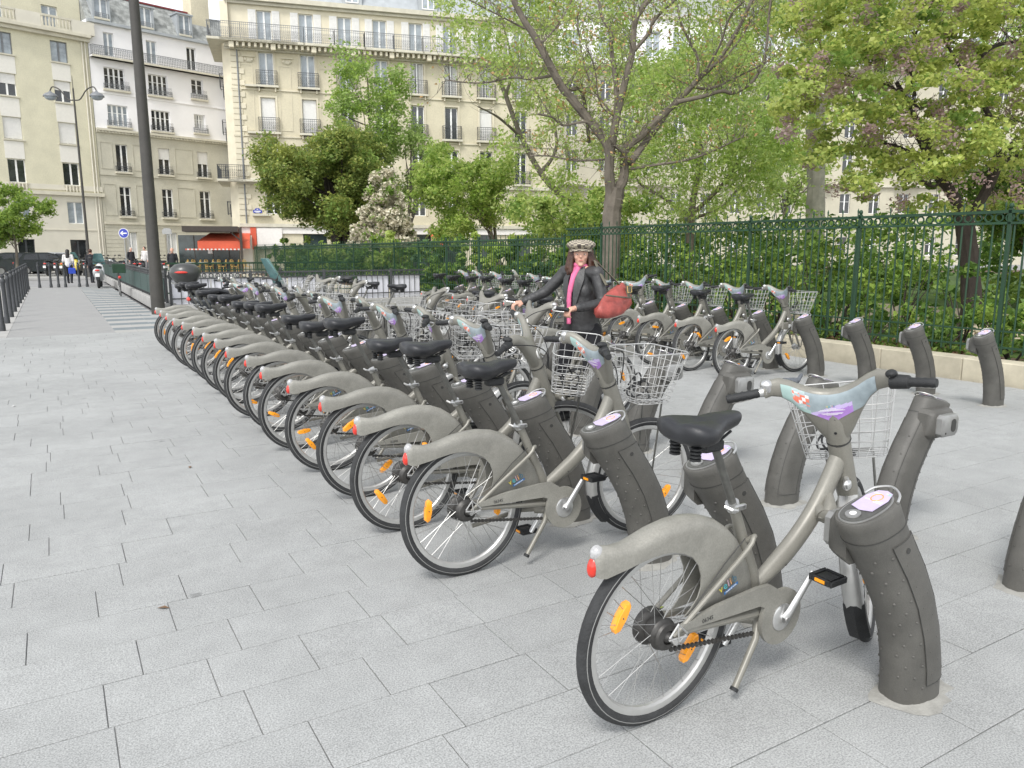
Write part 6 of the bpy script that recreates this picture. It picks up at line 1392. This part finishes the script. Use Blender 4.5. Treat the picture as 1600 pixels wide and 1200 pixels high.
# ------------------------------------------------------------ scooters, cars, other bicycles
def scooter(name, x, y, rz, label, body, box=None, screen=True, cat='scooter', grp=None, boxred=True):
    T = thing(name, (x, y, 0), rz, label, cat, grp)
    for nm, wx, r_ in (('rear_wheel', -.68, .26), ('front_wheel', .72, .27)):
        w_ = MB().lathe([(r_ - .09, -.045), (r_ - .03, -.055), (r_, -.03), (r_, .03), (r_ - .03, .055), (r_ - .09, .045)], 24, 'y', loop=True).build(nm, 'tyre', T, loc=(wx, 0, r_)); MB().lathe([(.03, -.05), (.12, -.03), (r_ - .09, -.04), (r_ - .09, .04), (.12, .03), (.03, .05)], 20, 'y', loop=True).build('rim', 'gunmetal', w_)
    b = MB(); rings = []
    for x_, hw, z0, z1 in ((-1.0, .04, .72, .80), (-.88, .13, .58, .83), (-.62, .17, .48, .84), (-.3, .17, .34, .80), (-.08, .15, .28, .62), (.12, .13, .26, .36), (.34, .14, .26, .42), (.46, .17, .30, .95), (.58, .15, .48, 1.02), (.70, .08, .55, .96)):
        rings.append([(x_, hw * math.cos(a) * 1.15, (z0 + z1) / 2 + (z1 - z0) / 2 * math.sin(a)) for a in [2 * pi * k / 16 for k in range(16)]])
    b.loft(rings); b.build('bodywork', body, T, ang=60)
    s = MB(); rings = []
    for x_, hw, z in ((-.98, .05, .86), (-.85, .12, .88), (-.5, .16, .87), (-.35, .15, .83), (-.1, .13, .80), (.04, .07, .76)): rings.append([(x_, hw * math.cos(a), z + .05 * math.sin(a)) for a in [2 * pi * k / 12 for k in range(12)]])
    s.loft(rings); s.build('seat', 'saddle', T, ang=60)
    MB().tube([(.74, -.09, .27), (.66, -.09, .6), (.60, -.06, .95)], .025, 8).tube([(.74, .09, .27), (.66, .09, .6), (.60, .06, .95)], .025, 8).build('fork', 'gunmetal', T)
    h = MB().tube(bez([(.42, -.36, 1.04), (.50, -.2, 1.06), (.55, 0, 1.02), (.50, .2, 1.06), (.42, .36, 1.04)], 4), .017, 8).build('handlebar', 'darkmetal', T)
    for q in (-1, 1): MB().tube([(.48, q * .25, 1.06), (.52, q * .30, 1.2)], .007, 6).ellipsoid((.52, q * .32, 1.23), (.012, .07, .04), 10, 6).build('mirror', 'darkmetal', h)
    MB().ellipsoid((.70, 0, .92), (.05, .09, .07), 12, 8).build('headlight', 'clearlens', T); MB().ellipsoid((-1.0, 0, .74), (.03, .09, .04), 12, 8).build('tail_light', 'redlens', T)
    MB().box(-1.08, -1.07, -.08, .08, .48, .62).build('number_plate', 'whiteprint', T, smooth=False); MB().prism([(-.9, .50), (-.6, .54), (-1.02, .34), (-1.06, .46)], -.06, .06).build('mudguard', 'darkgrey', T)
    if screen:
        w_ = MB(); rings = []
        for t in np.linspace(0, 1, 7): rings.append([(.70 - .26 * t - .10 * abs(q) ** 2 , q * (.24 - .10 * t * t), .96 + .46 * t) for q in np.linspace(-1, 1, 9)] + [(.693 - .26 * t - .10 * abs(q) ** 2, q * (.24 - .10 * t * t), .955 + .46 * t) for q in np.linspace(1, -1, 9)])
        w_.loft(rings); w_.build('windscreen', 'windscreen', T, ang=60)
    if box:
        bx = MB(); rings = []
        for z, hx, hy in ((-.16, .12, .13), (-.13, .17, .18), (-.03, .225, .25), (.03, .235, .26), (.10, .215, .24), (.16, .15, .17), (.18, .06, .08)): rings.append([(-1.02 + hx * math.cos(a) * (1 + .08 * math.cos(2 * a)), hy * math.sin(a) * (1 + .06 * math.cos(2 * a)), 1.17 + z) for a in [2 * pi * k / 28 for k in range(28)]])
        bx.loft(rings); bo = bx.build('top_box', 'topbox', T, ang=60)
        if boxred:
            for q in (-1, 1): MB().ellipsoid((-1.10, q * .135, 1.20), (.13, .125, .030), 14, 8).build('reflector', 'redlens', bo)
        MB().tube([(-1.0, -.08, 1.02), (-.8, -.12, .86)], .016, 6).tube([(-1.0, .08, 1.02), (-.8, .12, .86)], .016, 6).tube([(-1.25, .0, 1.02), (-.8, 0, .95)], .016, 6).build('rack', 'silver', T)
    return T
scooter('scooter', 2.98, 14.35, R(6), 'black scooter with a red striped top box and raised windscreen behind the last bicycles', 'paint_dark', True)
scooter('scooter', 1.72, 37.0, R(84), 'pale scooter parked at the far end of the striped paving, seen from behind', 'paint_white', None, True)
f_ = 47.5
for i, (px, b_, sc_) in enumerate(((108, 'paint_yellow', 1), (121, 'paint_dark', 0), (133, 'paint_yellow', 1), (166, 'paint_white', 1), (178, 'paint_dark', 0), (190, 'paint_grey', 1), (210, 'paint_dark', 1), (221, 'paint_grey', 0), (240, 'paint_yellow', 1), (250, 'paint_dark', 0), (84, 'paint_dark', 1), (70, 'paint_grey', 0))):
    p = vp((px - 800) / 1218.3 * f_, f_ + (i % 3) * .3)
    scooter('motor_scooter', p.x, p.y, R(60 + (i * 37) % 50), f'{["yellow", "black", "yellow", "white", "black", "grey", "black", "grey", "yellow", "black", "black", "grey"][i]} scooter in the far parked row, {ORD[sorted([108,121,133,166,178,190,210,221,240,250,84,70]).index(px)]} from the left', b_, None, bool(sc_ and i % 4 == 0), 'scooter', 'scooters parked across the street')
def car(x, y, rz, label, paint):
    T = thing('parked_car', (x, y, -.1), rz, label, 'car', 'cars parked across the street')
    P = [(-2.0, .35), (-2.05, .62), (-1.95, .92), (-1.7, 1.05), (-1.35, 1.42), (-.9, 1.50), (.1, 1.49), (.55, 1.38), (1.05, 1.0), (1.75, .86), (2.02, .70), (2.08, .40), (1.95, .25), (-1.9, .25)]
    def hw(z): return .86 if z < .95 else .86 - (z - .95) * .36
    mb = MB(); ys = (-1, -.93, .93, 1); rings = []
    for q in ys: rings.append([(px * (.985 if abs(q) == 1 else 1), q * hw(pz), pz) for px, pz in P])
    mb.loft(rings); mb.build('body', paint, T, ang=30)
    for s in (-1, 1):
        def g(pts, nm, m_='glass'): MB().loft([[(px, s * (hw(pz) + o), pz) for px, pz in pts] for o in (.002, .010)]).build(nm, m_, T, smooth=False)
        g([(-1.42, 1.03), (-1.22, 1.36), (-.52, 1.42), (-.50, 1.02)], 'side_window'); g([(-.44, 1.02), (-.46, 1.42), (.12, 1.41), (.50, 1.30), (.88, 1.02)], 'side_window')
        for wx in (-1.3, 1.32):
            w_ = MB().lathe([(.20, -.10), (.30, -.10), (.315, -.06), (.315, .06), (.30, .10), (.20, .10)], 24, 'y', loop=True).build('wheel', 'tyre', T, loc=(wx, s * .78, .315)); MB().lathe([(.001, -.08), (.19, -.09), (.20, .09), (.001, .08)], 16, 'y').build('rim', 'cast', w_)
        MB().ellipsoid((1.92, s * .62, .66), (.14, .18, .08), 10, 8).build('headlight', 'clearlens', T); MB().ellipsoid((-1.98, s * .70, .80), (.08, .12, .14), 10, 8).build('tail_light', 'redlens', T)
    MB().add([(.62, -.66, 1.37), (1.04, -.76, 1.02), (1.04, .76, 1.02), (.62, .66, 1.37), (.60, -.66, 1.39), (1.02, -.76, 1.04), (1.02, .76, 1.04), (.60, .66, 1.39)], [(0, 1, 2, 3), (4, 5, 6, 7), (0, 4, 5, 1), (2, 6, 7, 3)]).build('windscreen', 'glass', T, smooth=False)
for px, f_, pt, lab in ((-12, 50.5, 'paint_grey', 'grey car cut by the left edge of the picture'), (28, 51.5, 'paint_dark', 'dark car parked behind the olive clad person'), (66, 52.5, 'paint_dark', 'dark car parked left of the woman in the white jacket'), (92, 54, 'paint_white', 'white car half hidden by parked scooters')):
    p = vp((px - 800) / 1218.3 * f_, f_); car(p.x, p.y, R(16), lab, pt)
# bicycle with a green crate near the end of the green railing
T = thing('bicycle', (1.98, 29.6, 0), R(88), 'old bicycle with a green rear crate leaning by the green railing', 'bicycle')
for nm, x in (('rear_wheel', 0), ('front_wheel', 1.03)): w_ = MB().lathe([(.325 + .016 * math.cos(a), .016 * math.sin(a)) for a in [2 * pi * k / 8 for k in range(8)]], 30, 'y', loop=True).build(nm, 'tyre', T, loc=(x, 0, .34)); MB().lathe([(.30, -.01), (.31, -.012), (.31, .012), (.30, .01)], 30, 'y', loop=True).build('rim', 'rim', w_)
MB().tube([(0, 0, .34), (.45, 0, .29), (.30, 0, .78), (0, 0, .34)], .014, 6).tube([(.45, 0, .29), (.86, 0, .62), (.82, 0, .86), (.33, 0, .70)], .015, 6).tube([(.82, 0, .95), (.86, 0, .62), (1.03, 0, .34)], .016, 6).build('frame', 'darkmetal', T)
MB().cbox(.12, .40, -.08, .08, .84, .90, .02).build('saddle', 'saddle', T); MB().tube([(.75, -.28, 1.02), (.82, 0, .98), (.75, .28, 1.02)], .014, 6).build('handlebar', 'darkmetal', T)
cr = MB().cbox(-.30, .14, -.20, .20, .80, 1.10, .01).build('crate', 'greenpaint', T); MB().ellipsoid((-.33, 0, .66), (.03, .05, .05), 10, 8).build('rear_reflector', 'redlens', T)
# pigeon on the slabs
T = thing('pigeon', (7.05, 5.72, 0), R(-25), 'grey pigeon walking on the slabs before the park wall', 'bird')
bd = MB(); bd.tube(bez([(-.17, 0, .085), (-.10, 0, .10), (0, 0, .115), (.07, 0, .13), (.10, 0, .165), (.115, 0, .190), (.135, 0, .192)], 4), [.006, .016, .026, .036, .044, .048, .050, .050, .048, .045, .042, .038, .034, .028, .024, .021, .021, .022, .022, .021, .020, .019, .014, .008, .004], 12); bd.build('body', 'bird', T)
for s in (-1, 1): MB().ellipsoid((-.03, s * .042, .120), (.085, .012, .032), 12, 8, Matrix.Rotation(R(8), 3, 'Y')).build('wing', 'bird', T); MB().tube([(.01, s * .02, .08), (.015, s * .022, .04), (.01, s * .022, .004), (.04, s * .022, .003)], .004, 5).build('leg', 'redlens', T)
MB().tube([(.150, 0, .190), (.166, 0, .184)], [.005, .001], 6).build('beak', 'darkmetal', T)
# scraps on the slabs
for i, (x, y, m_, lab) in enumerate(((2.20, 2.42, 'leaf_yellow', 'small yellowish leaf on the slabs beside the foremost bicycle'), (.75, 5.9, 'leaf_litter', 'brown dead leaf on the open slabs, far one'), (.30, 3.55, 'leaf_litter', 'brown scrap of leaf on the open slabs at the left'), (-.45, 9.2, 'whiteprint', 'scrap of white paper on the slabs at the left'))):
    o = MB().add([(-.025, 0, .005), (0, -.012, .010), (.03, 0, .004), (0, .012, .011)], [(0, 1, 2, 3)]).add([(-.025, 0, .004), (0, -.012, .009), (.03, 0, .003), (0, .012, .010)], [(3, 2, 1, 0)]).build('fallen_leaf' if i < 3 else 'paper_scrap', m_); o.location = (x, y, 0); o.rotation_euler = (0, 0, i * 1.3); tag(o, lab, 'leaf' if i < 3 else 'litter')
